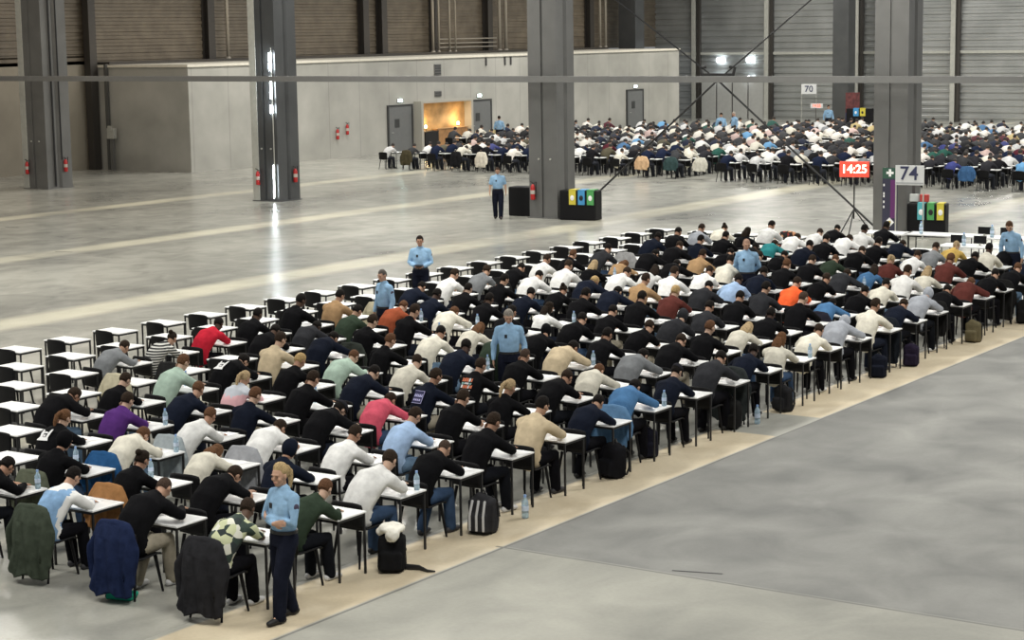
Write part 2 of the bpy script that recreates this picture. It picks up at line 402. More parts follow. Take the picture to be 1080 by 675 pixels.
# big wall marks and small boxes on the concrete wall
M_mark = mat('wall_bracket_dark', (.06, .06, .06), .6)
for n, y, z in (('vent_grille', 86.9, 4.25), ('loudspeaker_box', 86.9, 2.95)):
    t = thing(n, 'dark grey %s high on the concrete wall above the warm opening' % n.replace('_', ' '), n.replace('_', ' '), (WX, y, z))
    link_mesh('housing', boxbm(0, -.3, -.3 if z > 4 else -.15, .05, .3, .3 if z > 4 else .15, bev=.01), M_colgrey, t)
    bm = bmesh.new()
    for k in range(4 if z > 4 else 2): box(bm, .05, -.25, -.24+k*.14 if z > 4 else -.1+k*.12, .08, .25, -.17+k*.14 if z > 4 else -.04+k*.12)
    link_mesh('slats', bm, M_mark, t)
for y in (91.5, 93.4, 94.0, 96.0):
    bm = boxbm(WX, y, 4.35, WX+.08, y+.09, 4.82); tag(link_mesh('wall_bracket', bm, M_mark), 'short dark vertical bracket just under the top of the concrete wall', 'bracket', 'brackets under the wall top')

# ------------------------------------------------------------------ columns, beam, bracing
CPOS = ((-62.4, 58.0, .70), (-49.16, 57.3, .62), (-35.78, 55.95, .56), (-23.38, 56.05, .54)); CX = [c[0] for c in CPOS]; CY = 56.0
for k, (x, cy, h) in enumerate(CPOS):
    m = M_darkgrey if k == 1 else M_colgrey
    t = thing('steel_column', ('tall grey steel column at the far left with a pale edge', 'tall dark steel column with bright lamp reflections, second from left',
              'tall grey steel column with the recycling bins at its foot, in the middle', 'tall grey steel column behind the number seventy four sign, at right')[k], 'column', (x, cy, 0))
    bm = bmesh.new()
    P = [(-h, -h), (-.06*h/.6, -h), (-.06*h/.6, -h+.05), (.04, -h+.05), (.04, -h), (h, -h), (h, -.1), (h-.1, -.03), (h-.1, .05), (h, .12), (h, h), (-h, h)]
    A = [bm.verts.new((a, b_, 0)) for a, b_ in P]; B = [bm.verts.new((a, b_, 13)) for a, b_ in P]
    for i in range(len(P)): bm.faces.new((A[i], A[(i+1) % len(P)], B[(i+1) % len(P)], B[i]))
    bm.faces.new(A[::-1]); bm.faces.new(B)
    link_mesh('shaft', bm, m, t)
    if k < 2: link_mesh('edge_sheen', boxbm(-h-.02, -h-.03, 0, -h+.3, -h-.004, 13, bev=.005), M_light, t)  # pale strip: light reflected along the column edge, put in as colour
    bm = bmesh.new(); box(bm, -h-.05, -h-.05, 0, h+.05, h+.05, .03); link_mesh('base_plate', bm, m, t)
    if k == 0:
        bm = bmesh.new(); rod(bm, (h+.06, -.3, .1), (h+.06, -.3, 13), .04); rod(bm, (h+.06, .1, 1.2), (h+.06, .1, 13), .03); link_mesh('cable', bm, M_black, t)
    bm = bmesh.new()
    for a in (-.16, .3): rod(bm, (a, -h, 2.0), (a, -h-.04, 2.0), .035)
    link_mesh('bolt', bm, M_light, t)
struct('trim_13', boxbm(-70, 55.0, 4.58, -14, 55.2, 4.78), mat('beam_grey', (.17, .17, .165), .5, noise_amt=.05))
nodeP = (-29.6, CY+.2, 4.62)
for a, b_, n in (((-35.1, CY+.2, .05), nodeP, 'lower left'), ((-24.05, CY+.2, .05), nodeP, 'lower right'), (nodeP, (-35.13, CY+.2, 8.47), 'upper left'), (nodeP, (-24.05, CY+.2, 8.85), 'upper right')):
    bm = bmesh.new(); rod(bm, a, b_, .034 if 'lower' in n else .026)
    tag(link_mesh('bracing_rod', bm, M_black), 'black diagonal bracing rod between the two right columns, %s arm of the cross' % n, 'bracing rod')
t = thing('bracing_bracket', 'dark steel bracket where the diagonal rods cross on the beam', 'bracket', nodeP)
link_mesh('plate', boxbm(-.55, -.05, .12, .55, .05, .22), M_black, t)
for s in (-1, 1):
    bm = bmesh.new(); tube(bm, [(s*.55, 0, .15), (s*.62, 0, .4), (s*.45, 0, .42)], .05); link_mesh('hook', bm, M_black, t)
def extinguisher(loc, rz, label, s=1.0):
    t = thing('fire_extinguisher', label, 'fire extinguisher', loc, rz)
    bm = bmesh.new(); lathe(bm, [(.02, 0), (.075, .01), (.08, .04), (.08, .42), (.06, .49), (.025, .53)], 14); link_mesh('cylinder', bm, M_red, t, smooth=True)
    bm = bmesh.new(); tube(bm, [(0, 0, .5), (0, 0, .58), (-.1, 0, .62)], .018); tube(bm, [(.02, 0, .55), (.14, 0, .62), (.12, 0, .3), (.1, 0, .12)], .014); link_mesh('valve_and_hose', bm, M_black, t, smooth=True)
    bm = bmesh.new(); lathe(bm, [(.082, .2), (.082, .33)], 14); link_mesh('label_band', bm, mat('label_grey', (.5, .45, .4), .6), t)
    return t
for k, x in enumerate(CX[:3]):
    which = ('far left column', 'second column from left', 'middle column')[k]
    cy, h = CPOS[k][1:]
    extinguisher((x-h+.3 if k < 2 else x-h+.2, cy-h-.1, .62), 0, 'red fire extinguisher on the near face of the %s' % which)
    if k < 2: extinguisher((x+h+.1, cy+.25, .68), PI/2, 'red fire extinguisher on the right side of the %s' % which)
for k, (y, z) in enumerate(((78.0, .95), (78.8, 1.15))):
    extinguisher((WX+.12, y, z), PI/2, 'red fire extinguisher hanging on the concrete wall, %s of the pair' % ('left' if k == 0 else 'right'))
# glowing tubes on a rail, added to imitate lamp reflections on the second column
t = thing('column_glare', 'bright bluish white glowing tubes added as lamp reflections on the second column from left', 'lamp', (CX[1]+.5, CPOS[1][1]-.71, 0))
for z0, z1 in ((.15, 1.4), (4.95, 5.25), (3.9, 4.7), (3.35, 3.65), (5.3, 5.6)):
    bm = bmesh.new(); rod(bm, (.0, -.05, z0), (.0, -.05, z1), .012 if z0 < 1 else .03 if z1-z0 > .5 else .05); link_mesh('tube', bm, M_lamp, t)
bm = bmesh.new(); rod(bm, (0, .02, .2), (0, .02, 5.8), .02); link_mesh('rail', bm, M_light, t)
t = thing('switch_box', 'white electrical box on a grey pipe by the far left wall', 'electrical box', (-67.6, 66.95, 0))
link_mesh('box', boxbm(-.22, -.12, 1.5, .22, .12, 2.0, bev=.02), M_light, t); link_mesh('stand', boxbm(-.1, -.05, 0, .1, .08, 1.5), M_colgrey, t)
link_mesh('cover', boxbm(-.12, -.15, 1.85, .15, -.11, 2.12, bev=.01), M_light, t)

# ------------------------------------------------------------------ desks, chairs and small objects: prototypes
def proto_desk(label):
    t = thing('exam_desk', label, 'desk')
    bm = bmesh.new(); box(bm, -.36, -.26, .735, .36, .26, .757, bev=.006); link_mesh('tabletop', bm, M_top, t)
    bm = bmesh.new()
    for a in ((-.34, -.245, .70, .34, -.225, .735), (-.34, .225, .70, .34, .245, .735), (-.34, -.225, .70, -.32, .225, .735), (.32, -.225, .70, .34, .225, .735)): box(bm, *a)
    link_mesh('desk_frame', bm, M_black, t)
    for sx in (-1, 1):
        for sy in (-1, 1):
            bm = bmesh.new(); box(bm, -.0125, -.0125, 0, .0125, .0125, .735, bev=.003)
            link_mesh('leg', bm, M_black, t, loc=(sx*.335, sy*.238, 0))
    return t
def chair_shell(v0, v1):
    prof = [(.21, .43), (.19, .45), (.1, .452), (0, .447), (-.1, .442), (-.17, .445), (-.215, .47), (-.235, .53), (-.25, .62), (-.265, .72), (-.278, .76), (-.288, .80)]
    bm = bmesh.new(); g = []
    for k in range(v0, v1+1):
        y, z = prof[k]; row = []
        b_ = max(0, (k-5)/6)
        wd = .225+.02*b_-(.02 if k == 11 else 0)
        for u in range(-5, 6):
            q = u/5
            yy = y + .07*b_*q*q + (0 if k > 5 else 0); zz = z + (.012*q*q if k < 6 else -.03*b_*q**4)
            row.append(bm.verts.new((q*wd, yy, zz)))
        g.append(row)
    for a, b_ in zip(g, g[1:]):
        for k in range(10): bm.faces.new((a[k], a[k+1], b_[k+1], b_[k]))
    return modmesh(bm, [('SOLIDIFY', dict(thickness=.014, offset=0))], 'shell', (M_plastic,))
ME_seat = chair_shell(0, 6); ME_back = chair_shell(6, 11)
def proto_chair(label):
    t = thing('exam_chair', label, 'chair')
    link('seat', ME_seat, t); link('backrest', ME_back, t)
    for sx in (-1, 1):
        for sy, y0, y1 in ((1, .15, .21), (-1, -.19, -.27)):
            bm = bmesh.new(); tube(bm, [(sx*.17, y0, .44), (sx*.215, y1, 0.0)], [.022, .013], 8, ends=False); link_mesh('leg', bm, M_plastic, t)
    return t
def dup(root, loc, rz=0, label=None, group=None, s=None):
    r = root.copy(); COL.objects.link(r); r.location = loc; r.rotation_euler = (0, 0, rz)
    if s: r.scale = (s, s, s)
    if label: r['label'] = label
    if group: r['group'] = group
    for ch in root.children:
        c = ch.copy(); COL.objects.link(c); c.parent = r
    return r
def joined(root, name):
    """one mesh holding a small far copy of a thing"""
    bm = bmesh.new(); ms = []
    for ch in root.children:
        idx = len(ms); ms.append(ch.data.materials[0])
        b2 = bmesh.new(); b2.from_mesh(ch.data); b2.transform(Matrix.Translation(ch.location))
        me = bpy.data.meshes.new('t'); b2.to_mesh(me); b2.free()
        n0 = len(bm.faces); bm.from_mesh(me); bpy.data.meshes.remove(me); bm.faces.ensure_lookup_table()
        for f in bm.faces[n0:]: f.material_index = idx
    me = bpy.data.meshes.new(name); bm.to_mesh(me); bm.free()
    for m in ms: me.materials.append(m)
    return me

# ------------------------------------------------------------------ people
def head_matrix(J):
    return Matrix.Translation(Vector(J['head'])) @ Euler((J.get('hp', 0), J.get('hr', 0), J.get('hy', 0)), 'YXZ').to_matrix().to_4x4()
def add_hand(bm, w, d, n, side):
    w = Vector(w); d = Vector(d).normalized(); n = Vector(n); n = (n-d*n.dot(d)).normalized(); s = d.cross(n)*side
    mt = Matrix((tuple(s), tuple(d), tuple(n))).transposed().to_4x4()
    blob(bm, w+d*.045, (.038, .052, .017), mt)
    for k, ln in enumerate((.034, .04, .037, .028)):
        o = w+d*.082+s*(.031-.0215*k)
        a = o+d*ln*.8+n*.006; b_ = a+(d*.75+n*.7)*ln*.75
        tube(bm, [o-d*.02, o, a, b_], [.0085, .0085, .0078, .0068], 8)
    o = w+d*.025+s*.028
    tube(bm, [o, o+(d*.6+s*.7)*.035+n*.008, o+(d*1.5+s*.75)*.04+n*.016], [.0115, .01, .008], 8)
def make_body(J, name, faces=5200, vox=.0065):
    bm = bmesh.new(); hm = head_matrix(J); rm = hm.to_3x3().to_4x4()
    def H(x, y, z): return hm @ Vector((x, y, z))
    blob(bm, H(0, -.008, .02), (.074, .094, .098), rm, 20, 14)
    blob(bm, H(0, .022, -.045), (.056, .064, .07), rm)
    blob(bm, H(0, .06, -.085), (.026, .024, .024), rm)
    tube(bm, [H(0, .088, .022), H(0, .105, -.012), H(0, .098, -.02)], [.009, .014, .011], 8)
    blob(bm, H(0, .083, -.052), (.025, .012, .01), rm)
    blob(bm, H(0, .078, .035), (.052, .016, .012), rm)
    for s in (-1, 1):
        blob(bm, H(s*.077, -.008, -.005), (.009, .02, .031), rm)
        blob(bm, H(s*.042, .058, -.02), (.022, .024, .022), rm)
    sp = [Vector(p) for p in J['spine']]
    tube(bm, [H(0, -.02, -.04), H(0, -.02, -.11), sp[-1], sp[-2]], [.05, .052, .062, .085], 12)
    tube(bm, sp, [(.12, .09), (.12, .085), (.125, .085), (.13, .085), (.07, .06)], 12)
    tube(bm, [J['sh'][0], sp[-1].lerp(sp[-2], .3), J['sh'][1]], [.04, .05, .04], 10)
    for k in (0, 1):
        s = -1 if k == 0 else 1
        tube(bm, [J['sh'][k], J['el'][k], J['wr'][k]], [.04, .034, .025], 10)
        add_hand(bm, J['wr'][k], J['hd'][k], J['hn'][k], -s)
        tube(bm, [J['hip'][k], J['kn'][k], J['an'][k]], [.07, .045, .032], 10)
        tube(bm, [J['an'][k], Vector(J['an'][k]).lerp(Vector(J['toe'][k]), .45)], [.03, .022], 10)
    return remesh(bm, vox, faces, name, M_skin, 3)
def make_top(J, name, hood=False, faces=2600, vox=.014, short=False, loose=1.0, tuck=False):
    bm = bmesh.new(); sp = [Vector(p) for p in J['spine']]; L = loose
    if tuck: tube(bm, [sp[0]+Vector((0, 0, .03)), sp[1], sp[2], sp[3], sp[4]], [(.148, .115), (.172, .138), (.183, .14), (.19, .13), (.09, .082)], 16)
    else: tube(bm, sp, [(.19*L, .15*L), (.185*L, .145*L), (.2*L, .15*L), (.208*L, .145*L), (.1, .09)], 16)
    shm = sp[-1].lerp(sp[-2], .35)
    tube(bm, [J['sh'][0], shm, J['sh'][1]], [.075*L, .1*L, .075*L], 12)
    for k in (0, 1):
        sh, el, wr = Vector(J['sh'][k]), Vector(J['el'][k]), Vector(J['wr'][k])
        if short: tube(bm, [sh, sh.lerp(el, .72)], [.069, .062], 12)
        else: tube(bm, [sh, sh.lerp(el, .5), el, el.lerp(wr, .5), el.lerp(wr, .93)], [.075*L, .07*L, .062*L, .055*L, .041*L], 12)
    if hood:
        b = sp[-1]+Vector((0, -.055, .0)); t = (sp[-1]-sp[-2]).normalized()
        tube(bm, [b+Vector((-.12, .04, .0)), b+Vector((-.07, -.03, .0))-t*.03, b+Vector((0, -.05, 0))-t*.06, b+Vector((.07, -.03, 0))-t*.03, b+Vector((.12, .04, 0))], [.04, .05, .055, .05, .04], 10)
    me = remesh(bm, vox, faces, name, M_cloth, 5)
    for v in me.vertices:
        p = v.co; q = noise.noise(p*9)*.008+noise.noise(Vector((p.x*5, p.y*5, p.z*22)))*.006
        v.co += v.normal*q
    return me
def make_trousers(J, name, faces=1700, vox=.014, wide=1.0):
    bm = bmesh.new(); sp = [Vector(p) for p in J['spine']]
    blob(bm, sp[0], (.178, .145, .12)) if wide == 1 else tube(bm, [sp[0]-Vector((0, 0, .1)), sp[0]+Vector((0, 0, .07))], [(.185, .15), (.168, .135)], 16, ends=False)
    tube(bm, [J['hip'][0], J['hip'][1]], [.11, .11], 12)
    for k in (0, 1):
        h, kn, an = Vector(J['hip'][k]), Vector(J['kn'][k]), Vector(J['an'][k])
        tube(bm, [h, h.lerp(kn, .5), kn, kn.lerp(an, .5), kn.lerp(an, 1.02)], [.115 if wide == 1 else .11, .1*wide, .084*wide, .078*wide, .07*wide], 12)
    me = remesh(bm, vox, faces, name, M_trouser, 4)
    for v in me.vertices: v.co += v.normal*noise.noise(v.co*11)*.006
    return me
def make_shoe(a, t, name):
    a = Vector(a); t = Vector(t); d = (t-a); d.z = 0; d.normalize()
    bm = bmesh.new()
    zb = a.z-.085
    tube(bm, [a-d*.06+Vector((0, 0, -.045)), a+d*.05+Vector((0, 0, -.04)), a+d*.16+Vector((0, 0, -.052))], [(.038, .04), (.043, .043), (.038, .03)], 12)
    tube(bm, [a+Vector((0, 0, .06)), a+Vector((0, 0, -.05))], [.042, .046], 10)
    me = remesh(bm, .012, 300, name, M_shoe, 2)
    for v in me.vertices:
        if v.co.z < zb: v.co.z = zb
    return me
def hair_mesh(kind):
    bm = bmesh.new()
    bmesh.ops.create_uvsphere(bm, u_segments=26, v_segments=20, radius=1)
    th = {'shaved': 1.025, 'hood': 1.24}.get(kind, 1.13)
    for v in bm.verts:
        d = v.co.normalized()
        def st(x, lo, hi): x = max(0, min(1, (x-lo)/(hi-lo))); return x*x*(3-2*x)
        if kind == 'hood': cov = 1-st(d.y, .45, .7)*(1-st(d.z, .45, .7))
        else:
            front = st(d.y, .15, .5)*(1-st(d.z, .5, .85))
            low = 1-st(d.z, -.72, -.45)
            ear = st(abs(d.x), .7, .85)*(1-st(d.z, -.1, .12))*st(d.y, -.45, -.2)
            cov = 1-max(front, low, ear)
            if d.y > .15: th2 = 1+(th-1)*(1-.55*st(d.y, .15, .7))
        tt = th2 if (kind != 'hood' and d.y > .15) else th
        r = .93+(tt-.93)*cov
        if kind not in ('shaved', 'hood'): r += .045*noise.noise(d*6)*cov
        v.co = Vector((d.x*.078*r, d.y*.1*r-.008, d.z*.104*r+.022))
    if kind == 'long':
        blob(bm, (0, -.06, -.03), (.088, .06, .12)); blob(bm, (0, -.1, -.13), (.1, .05, .15))
        blob(bm, (-.072, -.02, -.06), (.026, .05, .12)); blob(bm, (.072, -.02, -.06), (.026, .05, .12))
    if kind == 'tail':
        blob(bm, (0, -.13, .03), (.035, .035, .035)); tube(bm, [(0, -.13, .03), (0, -.17, -.02), (0, -.165, -.12), (0, -.14, -.2)], [.03, .034, .028, .012], 10)
    if kind == 'bun': blob(bm, (0, -.12, .07), (.045, .045, .045))
    me = modmesh(bm, [('SUBSURF', dict(levels=1, render_levels=1))] if kind in ('short', 'hood', 'shaved') else [], 'hair_'+kind, (M_hair if kind != 'hood' else M_cloth,))
    return me
def cap_mesh():
    bm = bmesh.new(); bmesh.ops.create_uvsphere(bm, u_segments=24, v_segments=16, radius=1)
    bmesh.ops.delete(bm, geom=[v for v in bm.verts if v.co.z < -.05], context='VERTS')
    for v in bm.verts: v.co = Vector((v.co.x*.09, v.co.y*.113-.01, v.co.z*.1+.045))
    tube(bm, [(0, .09, .05), (0, .16, .04)], [(.06, .008), (.045, .006)], 12)
    return modmesh(bm, [], 'cap', (M_cloth,))
HAIR = {k: hair_mesh(k) for k in ('short', 'shaved', 'long', 'tail', 'bun', 'hood')}
ME_cap = cap_mesh()

def seat_pose(lean=.3, reach=0, side=0, headz=0, hp=-.75, hy=0, hr=0, prop=False, feet=.0, armspread=0, shrug=0):
    # seat centre is the origin, the desk centre lies .6 m ahead
    ny = -.02+lean; nz_ = .98-.35*(lean-.3)
    sp = [(0, -.02, .53), (side*.2, -.045, .66), (side*.6, .0+lean*.1, .80), (side, lean*.62-.03, .93), (side*1.1, ny, nz_+.03)]
    hd = (side*1.2+(.02 if hy else 0), ny+.13, nz_+.155+headz)
    s = .2
    sh = [(-s+side, ny-.045, nz_-.045+shrug), (s+side, ny-.045, nz_-.045)]
    el = [(-.29-armspread, .43, .81), (.27+armspread, .40, .81)]
    wr = [(-.13, .60+reach, .80), (.1, .60+reach, .80)]
    dirs = [(.7, .6, -.12), (-.5, .8, -.1)]; nn = [(0, 0, -1), (.1, 0, -1)]
    if prop:
        el[0] = (-.2, .44, .81); wr[0] = (hd[0]-.09, hd[1]-.03, hd[2]-.12); dirs[0] = (.1, -.15, .9); nn[0] = (1, 0, 0)
    kn = [(-.12-.03*feet, .40, .53), (.13, .39, .53)]
    an = [(-.12, .46-.3*feet, .085), (.13, .44, .085)]
    toe = [(a[0]*1.1, a[1]+.17, .035) for a in an]
    return dict(spine=sp, head=hd, hp=hp, hy=hy, hr=hr, sh=sh, el=el, wr=wr, hd=dirs, hn=nn, hip=[(-.09, .0, .53), (.09, .0, .53)], kn=kn, an=an, toe=toe)
POSES = [seat_pose(.30, 0, 0, 0, -.8), seat_pose(.38, .08, 0, -.05, -1.0, .2, feet=1, armspread=.05), seat_pose(.28, 0, -.02, 0, -.55, prop=True),
         seat_pose(.20, -.02, 0, .02, -.5, -.2, feet=.5), seat_pose(.34, .04, .05, -.02, -.8, .3, armspread=.04, feet=.3), seat_pose(.42, .04, -.04, -.10, -1.15, 0, armspread=.08)]
SEATED = []
for k, J in enumerate(POSES):
    SEATED.append(dict(J=J, body=make_body(J, 'body'), top=make_top(J, 'sweater'), hoodie=make_top(J, 'hoodie', hood=True, loose=1.05), tee=make_top(J, 'tee', short=True),
                       trousers=make_trousers(J, 'trousers'), shoes=[make_shoe(J['an'][q], J['toe'][q], 'shoe') for q in (0, 1)]))
SKIN = [(.48, .29, .2), (.42, .25, .17), (.36, .2, .13), (.5, .33, .24)]
SKIN_DARK = [(.06, .03, .02), (.1, .055, .035)]
CLOTH = {'K': ((.006, .006, .007), 'black'), 'N': ((.009, .012, .022), 'navy'), 'C': ((.028, .029, .033), 'charcoal'), 'G': ((.2, .21, .22), 'grey'),
         'g': ((.36, .38, .42), 'light grey'), 'W': ((.78, .78, .76), 'white'), 'I': ((.70, .67, .57), 'cream'), 'S': ((.56, .46, .31), 'sand coloured'),
         'T': ((.36, .23, .12), 'tan'), 'R': ((.5, .02, .04), 'red'), 'P': ((.62, .1, .15), 'coral pink'), 'U': ((.09, .03, .17), 'purple'),
         'V': ((.03, .045, .03), 'dark green'), 'M': ((.42, .55, .46), 'mint green'), 'O': ((.3, .075, .035), 'rust'), 'Z': ((.85, .13, .04), 'bright orange'),
         'D': ((.07, .17, .33), 'blue denim'), 'L': ((.36, .5, .72), 'light blue'), 'Y': ((.62, .42, .12), 'yellow'), 'H': ((.03, .2, .21), 'teal'), 'X': ((.1, .03, .025), 'maroon')}
HCOL = {'k': (.012, .01, .009), 's': (.03, .02, .014), 'g': (.11, .055, .03), 'y': (.4, .28, .13), 'b': (.06, .04, .03), 'l': (.02, .014, .01), 'o': (.12, .06, .03), 'B': (.38, .28, .16)}
HWORD = {'k': 'short black hair', 's': 'short dark hair', 'g': 'short brown hair', 'y': 'short blond hair', 'b': 'shaved head', 'l': 'long dark hair', 'o': 'long auburn hair', 'B': 'long blond hair', 'h': 'raised hood', 'c': 'dark cap'}
# special garments
def variant(me, name, mats, fn):
    m2 = me.copy(); m2.name = name; m2.materials.clear()
    for m in mats: m2.materials.append(m)
    for p in m2.polygons: p.material_index = fn(p)
    return m2
def stripe_mat(name, a, b_, scale, axis='Z'):
    m = bpy.data.materials.new(name); m.use_nodes = True; nt = m.node_tree; b = nt.nodes['Principled BSDF']; b.inputs['Roughness'].default_value = .9
    tc = nt.nodes.new('ShaderNodeTexCoord'); wv = nt.nodes.new('ShaderNodeTexWave'); wv.bands_direction = axis; wv.inputs['Scale'].default_value = scale
    nt.links.new(tc.outputs['Object'], wv.inputs[0]); r = nt.nodes.new('ShaderNodeValToRGB'); r.color_ramp.interpolation = 'CONSTANT'
    r.color_ramp.elements[0].color = (*a, 1); r.color_ramp.elements[1].position = .55; r.color_ramp.elements[1].color = (*b_, 1)
    nt.links.new(wv.outputs[0], r.inputs[0]); nt.links.new(r.outputs[0], b.inputs['Base Color']); return m
def patch_mat(name, cols, scale):
    m = bpy.data.materials.new(name); m.use_nodes = True; nt = m.node_tree; b = nt.nodes['Principled BSDF']; b.inputs['Roughness'].default_value = .9
    tc = nt.nodes.new('ShaderNodeTexCoord'); vn = nt.nodes.new('ShaderNodeTexVoronoi'); vn.inputs['Scale'].default_value = scale
    nt.links.new(tc.outputs['Object'], vn.inputs['Vector']); sep = nt.nodes.new('ShaderNodeSeparateColor'); nt.links.new(vn.outputs['Color'], sep.inputs[0])
    r = nt.nodes.new('ShaderNodeValToRGB'); r.color_ramp.interpolation = 'CONSTANT'
    el = r.color_ramp.elements; el[0].color = (*cols[0], 1); el[1].position = 1/len(cols); el[1].color = (*cols[1], 1)
    for k in range(2, len(cols)): e = el.new(k/len(cols)); e.color = (*cols[k], 1)
    nt.links.new(sep.outputs[0], r.inputs[0]); nt.links.new(r.outputs[0], b.inputs['Base Color']); return m
M_stripe = stripe_mat('black_white_stripes', (.01, .01, .012), (.62, .62, .58), 6.5)
M_softstripe = stripe_mat('cream_fine_stripes', (.72, .68, .56), (.5, .46, .36), 7)
M_camo = patch_mat('leaf_print', [(.03, .05, .04), (.55, .58, .36), (.02, .03, .03), (.7, .7, .6)], 11)
M_fixwhite = mat('white_cotton', (.8, .8, .78), .9, noise_amt=.1); M_fixblue = mat('pale_denim', (.22, .38, .6), .9, noise_amt=.25, nscale=8)
M_pink = mat('pale_pink_cotton', (.72, .42, .45), .9, noise_amt=.1); M_palegrey = mat('pale_grey_cotton', (.5, .53, .58), .9, noise_amt=.1)
M_printw = mat('white_print', (.8, .8, .8), .8); M_printo = mat('orange_print', (.7, .2, .1), .8); M_printb = mat('lilac_print', (.5, .5, .8), .8)
def print_mesh(kind):
    """illegible printed artwork on the back of a garment, as raised ink shapes"""
    bm = bmesh.new(); ms = {'1': (M_printw,), '2': (M_printo, M_printw, mat('pale_teal_print', (.3, .5, .48), .8)), '3': (M_printb, mat('dark_blue_print', (.03, .03, .09), .8))}[kind]
    def poly(pts, mi=0, z=0.0):
        n0 = len(bm.faces); A = [bm.verts.new((x, y, z)) for x, y in pts]; B = [bm.verts.new((x, y, z+.005)) for x, y in pts]
        n = len(pts)
        for i in range(n): bm.faces.new((A[i], A[(i+1) % n], B[(i+1) % n], B[i]))
        bm.faces.new(A[::-1]); bm.faces.new(B); bm.faces.ensure_lookup_table()
        for f in bm.faces[n0:]: f.material_index = mi
    rr = random.Random(ord(kind))
    if kind == '1':
        poly([(-.1, -.07), (-.07, -.03), (-.075, .03), (-.055, .1), (-.03, .075), (-.03, -.03), (.03, -.03), (.045, .05), (.075, .1), (.105, .11), (.085, .04), (.07, -.03), (.09, -.08), (-.1, -.085)])
        poly([(-.03, .03), (-.01, .065), (.03, .06), (.04, .04), (0, .035)]); poly([(-.02, -.02), (-.02, .01), (.015, .015), (.01, -.02)])
    elif kind == '2':
        for row, (y, h, mi) in enumerate(((.06, .06, 0), (.015, .03, 2), (-.05, .055, 0), (-.095, .02, 1))):
            x = -.1
            while x < .08:
                w_ = rr.uniform(.012, .028); poly([(x, y), (x+w_, y+rr.uniform(-.005, .005)), (x+w_+.006, y+h), (x+.006, y+h*rr.uniform(.7, 1))], mi if rr.random() < .75 else 1); x += w_+rr.uniform(.006, .012)
    else:
        poly([(-.09, -.1), (.09, -.1), (.1, .1), (-.08, .1)], 1, -.003)
        for q in (((-.09, -.1), (.09, -.1), (.09, -.094), (-.09, -.094)), ((.084, -.1), (.09, -.1), (.1, .1), (.094, .1)), ((-.08, .094), (.1, .094), (.1, .1), (-.08, .1))): poly(q, 0, .001)
        for y, h in ((.0, .045), (-.06, .03)):
            x = -.07
            while x < .06: w_ = rr.uniform(.018, .03); poly([(x, y), (x+w_, y), (x+w_*.8, y+h), (x+w_*.2, y+h*.9)], 0, .003); x += w_+.009
    bmesh.ops.recalc_face_normals(bm, faces=bm.faces)
    me = bpy.data.meshes.new('back_print'); bm.to_mesh(me); bm.free()
    for m in ms: me.materials.append(m)
    return me
TXT = {'1': (print_mesh('1'), 'black hoodie with white print on the back'), '2': (print_mesh('2'), 'black top with orange print on the back'), '3': (print_mesh('3'), 'navy top with pale print on the back')}
NPER = 0
